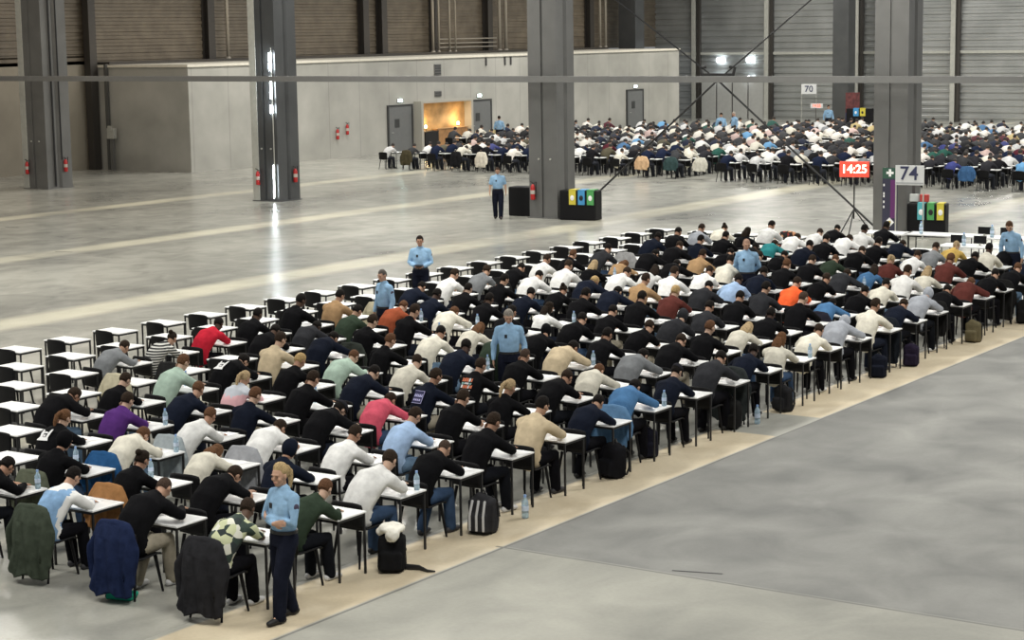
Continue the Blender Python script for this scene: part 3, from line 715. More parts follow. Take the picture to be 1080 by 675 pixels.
def person(loc, rz, code, label_tail, pose=None, s=None):
    global NPER
    NPER += 1
    c, h = code[0], code[1]
    S = SEATED[R.randrange(6) if pose is None else pose]; J = S['J']
    fem = h in 'loB'
    hood = (h == 'h') or (c in 'KGgWTSPUVX123M' and R.random() < .5)
    kind = 'hoodie' if hood else 'top'
    me = S[kind]; col = (.5, .5, .5)
    word = 'hoodie' if hood else 'top'
    if c in CLOTH: col, cw = CLOTH[c]; desc = '%s %s' % (cw, word)
    elif c == '#': me = variant(S['top'], 'sweater', (M_stripe,), lambda p: 0); desc = 'black and white striped top'
    elif c == '4': me = variant(S['hoodie'], 'hoodie', (M_fixblue, M_fixwhite), lambda p: 1 if abs(p.center.x) > .185 or p.center.z > 1.04 else 0); desc = 'pale blue vest over white sleeves'
    elif c == '5': me = variant(S['hoodie'], 'hoodie', (M_pink, M_palegrey), lambda p: 1 if p.center.z > .93 or p.center.z < .72 else 0); desc = 'pink and grey hoodie'
    elif c == '6': me = variant(S['tee'], 'shirt', (M_camo,), lambda p: 0); desc = 'leaf patterned short sleeved shirt'
    elif c in '123': col = CLOTH['N' if c == '3' else 'K'][0]; me = S['hoodie' if c == '1' else 'top']; desc = TXT[c][1]
    if c in 'WIKG' and h == 's' and R.random() < .35: me = S['tee']; desc = '%s t-shirt' % CLOTH[c][1]
    lab = 'person in %s, %s, %s' % (desc, HWORD[h], label_tail)
    if len(lab.split()) > 16: lab = 'person in %s, %s' % (desc.replace('black and white striped top', 'striped top').replace('leaf patterned short sleeved shirt', 'leaf patterned shirt').replace(' print on the back', ' back print'), label_tail)
    t = thing('person', lab, 'person', loc, rz, 'seated exam candidates')
    if s: t.scale = (s, s, s)
    sk = (SKIN_DARK if (c == '6' or (h == 'k' and R.random() < .25)) else SKIN); skc = R.choice(sk)
    b = link('body', S['body'], t); b.color = (*skc, 1)
    o = link('hoodie' if 'hoodie' in me.name else 'sweater', me, t); j = R.uniform(.85, 1.12); o.color = (col[0]*j, col[1]*j, col[2]*j, 1)
    tr = link('trousers', S['trousers'], t); tr.color = (*R.choice([(.006, .006, .008), (.006, .006, .008), (.008, .009, .012), (.04, .07, .13), (.006, .006, .008), (.12, .19, .28), (.012, .015, .025), (.3, .27, .21)]), 1)
    sc = R.choice([(.012, .012, .012), (.6, .6, .6), (.03, .03, .035)])
    for m in S['shoes']: so = link('shoe', m, t); so.color = (*sc, 1)
    hm = head_matrix(J)
    hk = {'b': 'shaved', 'l': R.choice(('long', 'long', 'tail', 'bun')), 'o': 'long' if R.random() < .5 else 'tail', 'B': R.choice(('long', 'tail')), 'h': 'hood'}.get(h, 'short')
    ho = link('hood' if h == 'h' else 'hair', HAIR[hk], t); ho.matrix_local = hm
    ho.color = (col[0], col[1], col[2], 1) if h == 'h' else (*HCOL.get(h, HCOL['k']), 1)
    if h == 'c':
        k = link('cap', ME_cap, t); k.matrix_local = hm; k.color = (.02, .02, .025, 1)
    if c in '123':
        k = link('back_print', TXT[c][0], o); sp = [Vector(p) for p in J['spine']]
        m0, m1 = sp[2], sp[3]; dr = (m1-m0).normalized(); nrm = Vector((0, -dr.z, dr.y)).normalized()
        xa = Vector((1, 0, 0)); mt = Matrix((tuple(xa), tuple(dr), tuple(xa.cross(dr)))).transposed().to_4x4()
        k.matrix_local = Matrix.Translation(m0.lerp(m1, .5)+nrm*(.166 if c == '1' else .152)) @ mt
    return t

# ------------------------------------------------------------------ near block
ROWS = [
'-- -- -- -- -- -- .. .. .. .. .. .. .. .. .. .. .. .. .. .. .. .. .. .. .. ..',
'-- -- -- -- -- .. .. .. .. .. .. .. .. .. .. .. .. .. .. .. .. .. .. .. .. ..',
'-- -- -- -- .. .. Gs #l Rk Kk Kk Tk .. Nk Ws Gs Kk Ws Kg Ck .. Nk Kk gs Il ..',
'-- -- -- .. .. .. .. .. Kk Ck Vk Og Nk Kk Kk Wk Ws KB To Kk Ks Nk Kk Kl Wk ..',
'-- -- .. Ks Ks Mg 1k Ss Nk Ks Ks Ig Kk Nk Kl Ny Ws Wl Kk Ts Kk Kk Hs Ws Ws Kk',
'-- .. 1o Us Ng 5B Ky Mg Kg Ik Io Kk Wl Kk Nk Ts Ws Ws Ik Ks Kk Nk Kk Ws Wk Kk',
'Kk Kh Ig Wg Ng Ks Nk Is Nk Vs Kh Kk Kk Kk Xy Ck Lk Nk Kg Ks Vg Ks Kk Ns .. --',
'4k Kl Io Ws Kc Ps 3s 2s Kb Sk Kk Ks Ch Ck Kk Ck Zs Ks Cs Dl XB Ws Gs YB -- --',
'Kb Ks Nh Ws Ls Ks KB Ks Ig Gk Ks Kg IB Kk Kb Dk Kk Ik Ws IB Xg Kk Ik Kb -- --',
'6s Vg Ws Kb Ks Sk Nk Dk Nc Ck Nk Io Is gh Is Ns gh Kk Xg Kk Kg Nk -- -- -- --']
ORD = ['', 'first', 'second', 'third', 'fourth', 'fifth', 'sixth', 'seventh', 'eighth', 'ninth', 'tenth', 'eleventh', 'twelfth', 'thirteenth', 'fourteenth', 'fifteenth', 'sixteenth', 'seventeenth', 'eighteenth', 'nineteenth', 'twentieth'] + ['%dth' % k for k in range(21, 60)]
desk0 = proto_desk('x'); chair0 = proto_chair('x')
ME_chair_far = joined(chair0, 'exam_chair'); ME_desk_far = joined(desk0, 'exam_desk')
first = True
PAPER = bmesh.new(); box(PAPER, -.148, -.105, 0, .148, .105, .004); ME_paper = bpy.data.meshes.new('exam_paper'); PAPER.to_mesh(ME_paper); PAPER.free(); ME_paper.materials.append(M_paper)
def sheet_stack():
    bm = bmesh.new()
    for a, x, y, z in ((.1, -.02, 0, 0), (-.25, .09, .04, .0025)):
        b2 = bmesh.new(); box(b2, -.105, -.148, z, .105, .148, z+.002); bmesh.ops.transform(b2, matrix=Matrix.Translation((x, y, 0)) @ Matrix.Rotation(a, 4, 'Z'), verts=b2.verts)
        me = bpy.data.meshes.new('t'); b2.to_mesh(me); b2.free(); bm.from_mesh(me)
    me = bpy.data.meshes.new('exam_paper'); bm.to_mesh(me); bm.free(); me.materials.append(M_paper); return me
ME_paper2 = sheet_stack()
def proto_bottle():
    t = thing('water_bottle', 'x', 'bottle')
    bm = bmesh.new(); lathe(bm, [(.03, 0), (.036, .008), (.036, .05), (.033, .055), (.036, .06), (.036, .15), (.034, .17), (.016, .205), (.014, .22)], 14); link_mesh('bottle_body', bm, M_bottle, t, smooth=True)
    bm = bmesh.new(); lathe(bm, [(.0155, .215), (.0155, .24)], 12); link_mesh('cap', bm, mat('bottle_cap', (.25, .4, .7), .5), t)
    bm = bmesh.new(); lathe(bm, [(.0368, .08), (.0368, .13)], 14); link_mesh('label_wrap', bm, mat('bottle_label', (.55, .65, .8), .5), t)
    return t
bottle0 = proto_bottle(); bottle_used = False

def coat_mesh(seed, kind='jacket', L=.68, w=.26):
    rr = random.Random(seed); bm = bmesh.new()
    ph = rr.random()*6
    # panel hanging over the back of the chair, doubled over its top edge
    tube(bm, [(0, -.29, .86), (0, -.335, .72), (0, -.355, .5), (0, -.37, .86-L)], [(w*.86, .045), (w, .06), (w*1.08, .075), (w*1.22, .1)], 28, ends=False)
    tube(bm, [(0, -.24, .88), (0, -.2, .72)], [(w*.8, .03), (w*.75, .025)], 20)
    tube(bm, [(-w*.8, -.26, .87), (0, -.275, .895), (w*.8, -.26, .87)], .045, 12)
    for s in (-1, 1): tube(bm, [(s*w*.85, -.27, .84), (s*(w+.04), -.3, .62), (s*(w+.035), -.33, 1.0-L)], [.055, .065, .05], 10)
    me = remesh(bm, .013, 2600, kind, M_cloth, 3)
    for v in me.vertices:
        p = v.co; k = max(0, min(1, (.86-p.z)/.25))
        v.co.y += k*(.024*math.sin(p.x*30+ph+p.z*4)+.012*math.sin(p.x*62+ph*2-p.z*3)+.02*noise.noise(p*6)) * (1 if p.y < -.3 else .3)
        v.co.z += (.035*math.sin(p.x*17+ph)+.03*p.x*math.sin(ph))*max(0, min(1, (.5-p.z)/.3)); v.co.x *= 1+.12*noise.noise(Vector((0, ph, p.z*5)))
        v.co += v.normal*noise.noise(p*10)*.01
    return me
COATS = [coat_mesh(1, L=.76), coat_mesh(2, L=.5), coat_mesh(3, L=.6, w=.24)]
M_coatpat = patch_mat('red_black_print', [(.02, .012, .012), (.35, .04, .03), (.02, .012, .012), (.6, .3, .15)], 14)

desk_n = chair_n = 0
BAGSPOTS = []
for r in range(10):
    row = ROWS[r].split(); vis = []
    for k, code in enumerate(row):
        if code == '--': continue
        X = -26.8+1.39*r; Y = 23.975+1.2342*(k-6)-.05*r
        vis.append((k, code, X, Y))
    n = len(vis)
    rowname = 'row beside the beige strip' if r == 9 else ('emptiest farthest row' if r == 0 else '%s row back from the aisle' % ORD[10-r])
    short = 'nearest row' if r == 9 else '%s row from aisle' % ORD[10-r]
    for q, (k, code, X, Y) in enumerate(vis):
        pos = '%s from %s' % (ORD[q+1], 'left') if q < n/2 else '%s from %s' % (ORD[n-q], 'right')
        tail = '%s, %s' % (short, pos)
        jx, jy, ja = R.uniform(-.04, .04), R.uniform(-.03, .03), R.uniform(-.04, .04)
        state = 'empty' if code == '..' else 'occupied'
        dl = '%s white exam desk with black legs, %s' % (state, tail); cl = '%s black plastic chair, %s' % (state, tail)
        if first:
            desk0.location = (X+jx, Y, 0); desk0['label'] = dl; desk0['group'] = 'exam desks in the near block'
            chair0.location = (X+jx, Y-.05, 0); chair0['label'] = cl; chair0['group'] = 'exam chairs in the near block'; first = False
        else:
            dup(desk0, (X+jx, Y, 0), ja*.5, dl, 'exam desks in the near block')
            cy_ = Y-.6+jy if code != '..' else Y-.05+R.uniform(-.02, .012)
            dup(chair0, (X+jx+(.0 if code != '..' else R.uniform(-.05, .05)), cy_, 0), ja*2, cl, 'exam chairs in the near block')
        desk_n += 1; chair_n += 1
        if code != '..':
            person((X+jx, Y-.6+jy, .0), ja*2.5, code, tail, s=R.uniform(.97, 1.06) if code[1] not in 'loB' else R.uniform(.92, .97))
            if R.random() < .85:
                p = link('exam_paper', ME_paper if R.random() < .5 else ME_paper2); p.location = (X+jx+R.uniform(-.05, .12), Y+R.uniform(.03, .08), .758); p.rotation_euler = (0, 0, R.uniform(-.3, .3)+(PI/2 if R.random() < .3 else 0))
                tag(p, 'white exam paper on the desk, %s' % tail, 'exam paper', 'exam papers on the desks')
        if code != '..' and R.random() < .2 or (r, k) in ((9, 2), (9, 3), (9, 4), (5, 3)):
            bl = 'clear plastic water bottle on the desk, %s' % tail; L_ = (X+jx+(-.27 if R.random() < .5 else .28), Y+.17, .757)
            if not bottle_used: bottle0.location = L_; bottle0['label'] = bl; bottle0['group'] = 'water bottles'; bottle_used = True
            else: dup(bottle0, L_, 0, bl, 'water bottles')
def seatpos(r, i): return -26.8+1.39*r, 23.975+1.2342*i-.05*r-.6
def coat(r, i, col, desc, k=0, m=None, z=0, dy=0):
    x, y = seatpos(r, i)
    me = COATS[k]
    if m: me = variant(me, 'jacket', (m,), lambda p: 0)
    o = link('jacket', me); o.location = (x, y+dy, z); o.color = (*col, 1)
    tag(o, '%s, on a chair %s' % (desc, 'in the nearest row' if r == 9 else '%s row from aisle' % ORD[10-r]), 'jacket')
coat(7, -6, (.05, .062, .045), 'long dark green coat at the left picture edge', 0)
coat(8, -6, (.014, .022, .06), 'long navy coat behind the man with shaved head', 0)
coat(9, -6, (.022, .022, .025), 'long black coat behind the leaf patterned shirt', 0)
coat(6, -5, (.09, .1, .07), 'olive jacket behind the raised black hood', 2); coat(7, -5, (.3, .15, .06), 'tan brown jacket', 1); coat(6, -4, (.02, .08, .2), 'blue jacket behind the cream top', 1)
coat(3, -1, (.5, .46, .33), 'beige jacket on an empty seat', 1, dy=.55); coat(3, 0, (.02, .02, .02), 'black jacket with pale fur on an empty seat', 2, dy=.55)
coat(7, -3, (.3, .31, .33), 'light grey jacket behind white top', 1); coat(6, -3, (.3, .34, .36), 'pale grey hooded jacket', 2)
coat(2, 6, (.42, .38, .27), 'beige parka on an empty seat', 1, dy=.55); coat(2, 14, (.3, .3, .3), 'grey patterned coat on an empty seat', 1, dy=.55)
coat(3, 19, (.3, .05, .04), 'red and black printed jacket on an empty seat', 2, M_coatpat, dy=.55)
coat(9, 1, (.1, .2, .34), 'blue denim jacket', 1); coat(8, 9, (.02, .02, .03), 'black jacket behind blue top', 1); coat(9, 4, (.03, .035, .035), 'dark jacket behind black top', 0)
coat(5, 5, (.012, .012, .012), 'black jacket in the middle of the block', 1); coat(9, 9, (.012, .015, .02), 'dark long coat behind navy top', 0); coat(9, 11, (.012, .012, .012), 'black puffy jacket', 2)
coat(2, 10, (.012, .012, .012), 'black jacket near the empty back rows', 1); coat(4, 3, (.03, .035, .03), 'dark green jacket', 1); coat(9, 14, (.012, .012, .012), 'black long coat near the right edge', 0)

# bags on the floor along the aisle
def backpack_mesh(k):
    bm = bmesh.new(); box(bm, -.15, -.1, .0, .15, .1, .4, bev=.06); box(bm, -.12, -.16, .03, .12, -.08, .24, bev=.035)
    blob(bm, (0, 0, .38), (.13, .09, .07))
    me = remesh(bm, .012, 1500, 'bag_body', M_cloth, 5)
    for v in me.vertices: v.co += v.normal*noise.noise(v.co*9+Vector((k, 0, 0)))*.022
    return me
BAGS = [backpack_mesh(0), backpack_mesh(5)]
bm = bmesh.new()
for s in (-1, 1): tube(bm, [(s*.08, .09, .4), (s*.1, .16, .3), (s*.11, .15, .12), (s*.12, .1, .04)], (.02), 8, flat=.4)
tube(bm, [(-.04, .02, .43), (0, .03, .48), (.04, .02, .43)], .012, 8)
ME_straps = modmesh(bm, [], 'straps', (M_black,))
bm = bmesh.new()
for x in (-.075, .0, .075): tube(bm, [(x, -.1, .38), (x*1.1, -.165, .22), (x*1.1, -.165, .06)], .016, 8, flat=.5)
ME_bands = modmesh(bm, [], 'pale_bands', (mat('pale_webbing', (.5, .5, .5), .7),))
def bag(x, y, rz, col, desc, k=0, bands=False, lean=0, s=1.0):
    t = thing('backpack', desc, 'backpack', (x, y, 0), rz); t.rotation_euler = (lean, 0, rz); t.scale = (s, s, s)
    b = link('bag_body', BAGS[k], t); b.color = (*col, 1); link('straps', ME_straps, b)
    if bands: link('pale_bands', ME_bands, b, loc=(0, 0, 0))
bag(-13.72, 17.85, .5, (.01, .01, .011), 'black backpack with white cloth on top, on the beige strip', 0, s=1.1)
bm = bmesh.new(); blob(bm, (0, 0, 0), (.17, .15, .06)); blob(bm, (.08, -.1, -.06), (.09, .07, .09)); blob(bm, (-.1, -.03, -.04), (.08, .1, .07)); me = remesh(bm, .014, 900, 'white_cloth', M_cloth, 4)
for v in me.vertices: v.co += v.normal*noise.noise(v.co*14)*.025
o = link('folded_cloth', me); o.location = (-13.72, 17.85, .52); o.color = (.78, .76, .68, 1); tag(o, 'crumpled white sweater lying on the black backpack by the aisle', 'sweater')
bm = bmesh.new(); tube(bm, [(0, 0, .02), (.16, .05, .03), (.3, .02, .018), (.38, .06, .015)], [.05, .035, .02, .01], 8, flat=.5)
o = link_mesh('bag_strap', bm, M_black, smooth=True); o.location = (-13.62, 17.98, 0); tag(o, 'loose black strap lying on the beige strip beside the black backpack', 'strap')
bag(-13.8, 19.85, .15, (.03, .03, .033), 'grey and black backpack with pale bands leaning on a desk', 1, True, s=1.15)
bag(-13.95, 23.35, -.4, (.01, .01, .012), 'black backpack with shoulder straps beside the navy top desk', 0, s=1.15)
bag(-14.2, 24.75, .3, (.012, .012, .02), 'dark navy backpack behind the denim jacket seat', 1)
bag(-14.1, 27.2, .1, (.012, .012, .012), 'upright black backpack on the aisle side, by a bottle', 0, s=1.1)
bag(-14.0, 28.9, -.3, (.02, .02, .022), 'charcoal backpack beside long dark coat', 1)
bag(-13.9, 32.6, .3, (.01, .012, .02), 'round black bag under the auburn haired candidate desk', 1, s=.95)
bag(-13.85, 34.0, .2, (.02, .015, .03), 'dark plum backpack lying low on the aisle', 0, s=.95)
bag(-13.85, 37.2, -.1, (.14, .12, .07), 'olive brown backpack near the middle of the aisle', 1, s=1.0)
bag(-13.8, 40.1, .1, (.012, .012, .012), 'tall black bag toward the right end of the aisle', 0, s=1.15)
bag(-14.0, 42.6, 0, (.03, .03, .03), 'dark grey backpack close to the right picture edge', 0)
bag(-15.4, 19.6, .8, (.015, .015, .017), 'black backpack on floor inside the second row', 1)
dup(bottle0, (-13.75, 20.75, 0), 0, 'clear water bottle standing on the floor behind the banded backpack', 'water bottles', s=1.3)
dup(bottle0, (-13.9, 27.75, 0), 0, 'clear water bottle on the floor beside the upright black backpack', 'water bottles', s=1.3)
# shopping bag under the navy coat
t = thing('carrier_bag', 'green and white carrier bag on the floor under the navy coat', 'bag', (-15.66, 15.35, 0), .3)
bm = bmesh.new(); box(bm, -.16, -.1, 0, .16, .1, .09, bev=.03); me = remesh(bm, .012, 500, 'bag_body', M_cloth, 3)
for v in me.vertices: v.co += v.normal*noise.noise(v.co*20)*.02
b = link('bag_body', me, t); b.color = (.02, .3, .2, 1)
bm = bmesh.new(); tube(bm, [(-.1, 0, .07), (-.04, -.06, .13), (.05, -.06, .13), (.1, 0, .07)], .01, 8); link_mesh('handle', bm, M_paper, t)

# ------------------------------------------------------------------ standing staff
def stand_pose(arms='side', stride=0, hp=-.1, hy=0, lean=0):
    sp = [(0, 0, .95), (0, .0, 1.08), (0, .005+lean*.3, 1.2), (0, .0+lean*.7, 1.33), (0, -.01+lean, 1.46)]
    sh = [(-.18, -.01+lean*.9, 1.40), (.18, -.01+lean*.9, 1.40)]
    hd = (0, .035+lean*1.3, 1.625)
    if arms == 'side':
        el = [(-.26, -.02+lean*.5, 1.13), (.26, -.02+lean*.5, 1.13)]; wr = [(-.27, .06-stride*.3, .89), (.27, .06+stride*.3, .89)]; dd = [(0, .1, -1)]*2; nn = [(1, 0, 0), (-1, 0, 0)]
    elif arms == 'crossed':
        el = [(-.25, .05, 1.14), (.25, .05, 1.14)]; wr = [(.09, .17, 1.17), (-.09, .2, 1.13)]; dd = [(1, -.5, .1), (-1, -.6, .1)]; nn = [(0, -1, 0), (0, -1, 0)]
    elif arms == 'front':
        el = [(-.25, .0, 1.14), (.25, .0, 1.14)]; wr = [(-.09, .2, 1.07), (.09, .2, 1.07)]; dd = [(1, .25, -.1), (-1, .35, -.1)]; nn = [(0, -.3, -1), (0, -.3, -1)]
    elif arms == 'back':
        el = [(-.26, -.1, 1.14), (.26, -.1, 1.14)]; wr = [(-.08, -.19, .98), (.08, -.2, .98)]; dd = [(1, 0, -.2), (-1, 0, -.2)]; nn = [(0, 1, 0), (0, 1, 0)]
    kn = [(-.1, .06+stride*.5, .5), (.1, .03-stride*.15, .5)]; an = [(-.1+abs(stride)*.08, stride*1.0, .085), (.1-abs(stride)*.08, -.03-stride*.7, .085+abs(stride)*.03)]
    toe = [(a[0]*1.2, a[1]+.17, .035) for a in an]
    return dict(spine=sp, head=hd, hp=hp, hy=hy, sh=sh, el=el, wr=wr, hd=dd, hn=nn, hip=[(-.09, 0, .93), (.09, 0, .93)], kn=kn, an=an, toe=toe)
M_eye = mat('eye_dark', (.02, .015, .012), .3); M_lip = mat('lip', (.35, .12, .1), .5)
def officer(x, y, rz, label, J, hair='shaved', hcol=(.05, .035, .025), s=1.0, skin=SKIN[0], short=False, shirt=(.26, .42, .60)):
    t = thing('person', label, 'person', (x, y, 0), rz, 'standing staff in light blue shirts'); t.scale = (s, s, s)
    b = link('body', make_body(J, 'body', faces=9000), t); b.color = (*skin, 1)
    o = link('shirt', make_top(J, 'shirt', faces=3600, vox=.011, short=short, loose=.88, tuck=True), t); o.color = (*shirt, 1)
    tr = link('trousers', make_trousers(J, 'trousers', 3000, .012, 1.06), t); tr.color = (.01, .012, .022, 1)
    for q in (0, 1): so = link('shoe', make_shoe(J['an'][q], J['toe'][q], 'shoe'), t); so.color = (.008, .008, .008, 1)
    hm = head_matrix(J); ho = link('hair', HAIR[hair], t); ho.matrix_local = hm; ho.color = (*hcol, 1)
    if hair == 'tail': ho.matrix_local = hm @ Matrix.Translation((0, -.012, .012))
    bm = bmesh.new()
    for q in (-1, 1): blob(bm, (q*.031, .078, .012), (.009, .007, .0045)); box(bm, q*.031-.014, .088, .031, q*.031+.014, .0935, .0345)
    e = link_mesh('eyes', bm, M_eye, b); e.matrix_local = hm
    bm = bmesh.new(); blob(bm, (0, .09, -.052), (.022, .007, .005)); e = link_mesh('mouth', bm, M_lip, b); e.matrix_local = hm
    bm = bmesh.new(); tube(bm, [(0, 0, .99), (0, 0, 1.025)], [(.176, .143), (.174, .141)], 20, ends=False); link_mesh('belt', bm, M_black, t)
    # collar, badge and shoulder patch
    n = Vector(J['spine'][-1]); bm = bmesh.new(); tube(bm, [n+Vector((0, 0, -.01)), n+Vector((0, .005, .035))], [(.072, .07), (.064, .062)], 16, ends=False); c = link_mesh('collar', bm, M_cloth, o); c.color = (*shirt, 1)
    chest = Vector(J['spine'][3]); bm = bmesh.new(); box(bm, .03, chest.y+.115, 1.27, .075, chest.y+.135, 1.33, bev=.005); link_mesh('badge', bm, M_black, o)
    for q in (0, 1):
        shv, elv = Vector(J['sh'][q]), Vector(J['el'][q]); cc = shv.lerp(elv, .35); bm = bmesh.new(); blob(bm, cc+Vector(((-1 if q == 0 else 1)*.052, 0, 0)), (.012, .035, .04)); link_mesh('arm_patch', bm, mat('patch_navy', (.06, .05, .09), .8), o, smooth=True)
    return t
TOCAM = math.atan2(-.556, -.831)   # heading towards the photographer for a figure built facing +Y
def heading(dx, dy): return math.atan2(-dx, dy)
officer(-13.55, 15.72, heading(-.22, -.95), 'woman in light blue shirt, blonde ponytail, arms crossed, standing in front of the desks', stand_pose('crossed', .16, -.15, .25), 'tail', (.40, .29, .15), .985)
officer(-23.1, 30.0, heading(-.3, -.9), 'balding man in light blue shirt standing before empty rows, looking left', stand_pose('side', 0, -.25, .2), 'shaved', (.1, .09, .08), 1.0)
officer(-26.2, 35.4, heading(.45, -.9), 'man in light blue shirt holding papers before him beyond the farthest desk row', stand_pose('front', 0, -.1, .1), 'short', (.02, .015, .012), 1.0, SKIN[2])
officer(-18.0, 26.75, heading(.55, -.83), 'grey haired man in bright blue shirt standing mid-block and looking down', stand_pose('side', 0, -.5, 0), 'short', (.25, .23, .2), .98)
officer(-19.3, 38.0, heading(.35, -.9), 'bald man in blue shirt standing deep among the right hand rows', stand_pose('back', 0, -.35, .3, .03), 'shaved', (.35, .22, .16), 1.0)
officer(-37.1, 54.6, heading(.56, -.83), 'man in short sleeved light blue shirt walking across the empty floor', stand_pose('side', .14, -.3, 0), 'shaved', (.06, .04, .03), 1.0, SKIN[1], True)
officer(-15.55, 44.2, heading(-.1, -1), 'brown haired person in blue shirt bending at the right picture edge, nearer one', stand_pose('side', 0, -.6, .3, .12), 'short', (.09, .05, .03), 1.0)
officer(-14.85, 44.7, heading(.3, -1), 'brown haired person in blue shirt cut by the right picture edge, farther one', stand_pose('side', 0, -.5, 0, .06), 'short', (.1, .06, .03), 1.0)
officer(-59.5, 87.8, heading(-.5, .8), 'man in blue shirt standing before the pale concrete wall by the right door', stand_pose('side', 0, -.2, 0), 'short', (.02, .015, .012), 1.0)
officer(-49.3, 94.0, heading(.5, -.8), 'person in pale blue shirt standing in the distant crowd, left of a pair', stand_pose('side', 0, -.3, 0), 'short', (.03, .02, .015), 1.0)
officer(-48.3, 93.6, heading(-.5, -.8), 'person in pale blue shirt standing in the distant crowd, right of a pair', stand_pose('side', 0, -.3, 0), 'shaved', (.4, .35, .3), 1.05)
officer(-47.9, 104.6, heading(.5, -.8), 'person in pale blue shirt standing behind the distant crowd near the number seventy sign', stand_pose('side', 0, -.1, 0), 'short', (.03, .02, .015), 1.0)
# papers held by the man beyond the last row
bm = bmesh.new(); box(bm, -.1, -.12, 0, .1, .12, .012); o = link_mesh('clipboard', bm, M_black); hx = heading(.45, -.9)
o.location = Vector((-26.2, 35.4, 1.1)) + Matrix.Rotation(hx, 3, 'Z') @ Vector((0, .29, 0)); o.rotation_euler = (0, 0, hx); tag(o, 'black clipboard held by the standing man beyond the farthest desk row', 'clipboard')

# ------------------------------------------------------------------ distant block
far = []; cols = []
def far_color(rr):
    q = rr.random()
    if q < .47: return rr.choice([(.012, .012, .014), (.014, .02, .045), (.03, .03, .035), (.045, .046, .05)])
    if q < .82: return rr.choice([(.78, .78, .76), (.7, .67, .58), (.6, .6, .6), (.8, .76, .7)])
    return rr.choice([(.2, .21, .22), (.07, .17, .33), (.3, .2, .12), (.09, .02, .03), (.03, .1, .08), (.5, .4, .2), (.6, .45, .42), (.05, .06, .2), (.1, .09, .06), (.15, .35, .6)])
RF = random.Random(21)
for c in range(-3, 27):
    X = -55.6+1.39*c
    if c == 12: continue
    for j in range(0 if c >= 0 else 9, 24 if c > 6 else 20+c//2):
        Y = 73.2+1.2342*j-(.8 if X > -38 else 0)
        u, v = view_xy(X, Y, .8)
        if u > 1092: continue
        if c == 0 and j > 0 and RF.random() < .7: continue
        far.append((v, X, Y, c, j))
far.sort(key=lambda a: -a[0])
def far_person_mesh(k, name='person'):
    S = SEATED[k]; bm = bmesh.new()
    hm = head_matrix(S['J'])
    for me, mi, fc in ((S['top'], 0, 170), (S['trousers'], 1, 70)):
        b2 = bmesh.new(); b2.from_mesh(me); m2 = modmesh(b2, [('DECIMATE', dict(ratio=fc/len(me.polygons)))], 't', (M_cloth,))
        n0 = len(bm.faces); bm.from_mesh(m2); bm.faces.ensure_lookup_table()
        for f in bm.faces[n0:]: f.material_index = mi; f.smooth = True
    n0 = len(bm.faces); blob(bm, hm @ Vector((0, .01, -.01)), (.075, .09, .11), hm.to_3x3().to_4x4(), 10, 7); tube(bm, [hm @ Vector((0, 0, -.05)), S['J']['spine'][-1]], .055, 8)
    for q in (0, 1):
        blob(bm, Vector(S['J']['wr'][q])+Vector((0, .04, 0)), (.035, .05, .02), None, 8, 5)
    bm.faces.ensure_lookup_table()
    for f in bm.faces[n0:]: f.material_index = 2; f.smooth = True
    n0 = len(bm.faces); blob(bm, hm @ Vector((0, -.025, .03)), (.085, .095, .105), hm.to_3x3().to_4x4(), 10, 7)
    for q in (0, 1): blob(bm, Vector(S['J']['an'][q])+Vector((0, .05, -.04)), (.045, .12, .04), None, 8, 5)
    bm.faces.ensure_lookup_table()
    for f in bm.faces[n0:]: f.material_index = 3; f.smooth = True
    me = bpy.data.meshes.new(name); bm.to_mesh(me); bm.free()
    return me
M_fartrouser = mat('dark_trouser', (.015, .018, .028), .9, noise_amt=.2)
FARP = [far_person_mesh(k) for k in range(6)]
for me in FARP:
    for m in (M_cloth, M_fartrouser, M_farskin, M_farhair): me.materials.append(m)
n_person = 300-NPER-12; n_desk = 300-desk_n; n_chair = 300-chair_n
perrow = {}
stuffP = []; stuffD = []; stuffC = []
far_empty = set()
for idx, (v, X, Y, c, j) in enumerate(far):
    cname = '%s file from left' % ORD[c+4]
    jname = 'nearest row' if j == 0 else '%s row deep' % ORD[j+1]
    side = 'distant crowd, %s, %s' % (jname, cname)
    if n_desk > 0:
        o = link('exam_desk', ME_desk_far); o.location = (X, Y, 0); tag(o, 'white desk in the %s' % side, 'desk', 'exam desks in the distant block'); n_desk -= 1
    else: stuffD.append((X, Y))
    if n_chair > 0:
        o = link('exam_chair', ME_chair_far); o.location = (X, Y-.6, 0); tag(o, 'black chair in the %s' % side, 'chair', 'exam chairs in the distant block'); n_chair -= 1
    else: stuffC.append((X, Y-.6))
    if RF.random() < .04: continue
    col = far_color(RF); k = RF.randrange(6); a = RF.uniform(-.15, .15); s = RF.uniform(.94, 1.06)
    if n_person > 0:
        o = link('person', FARP[k]); o.location = (X, Y-.6, 0); o.rotation_euler = (0, 0, a); o.scale = (s, s, s); o.color = (*col, 1); n_person -= 1
        cw = 'dark' if sum(col) < .25 else ('pale' if sum(col) > 1.4 else 'coloured')
        tag(o, 'seated person in %s top, %s' % (cw, side), 'person', 'seated exam candidates in the distant block')
    else: stuffP.append((X, Y-.6, a, s, col, k))
def attr_mat(name, rough=.9):
    m = bpy.data.materials.new(name); m.use_nodes = True; nt = m.node_tree; b = nt.nodes['Principled BSDF']; b.inputs['Roughness'].default_value = rough
    a = nt.nodes.new('ShaderNodeAttribute'); a.attribute_name = 'tint'; nt.links.new(a.outputs['Color'], b.inputs['Base Color']); return m
M_tint = attr_mat('crowd_clothing')
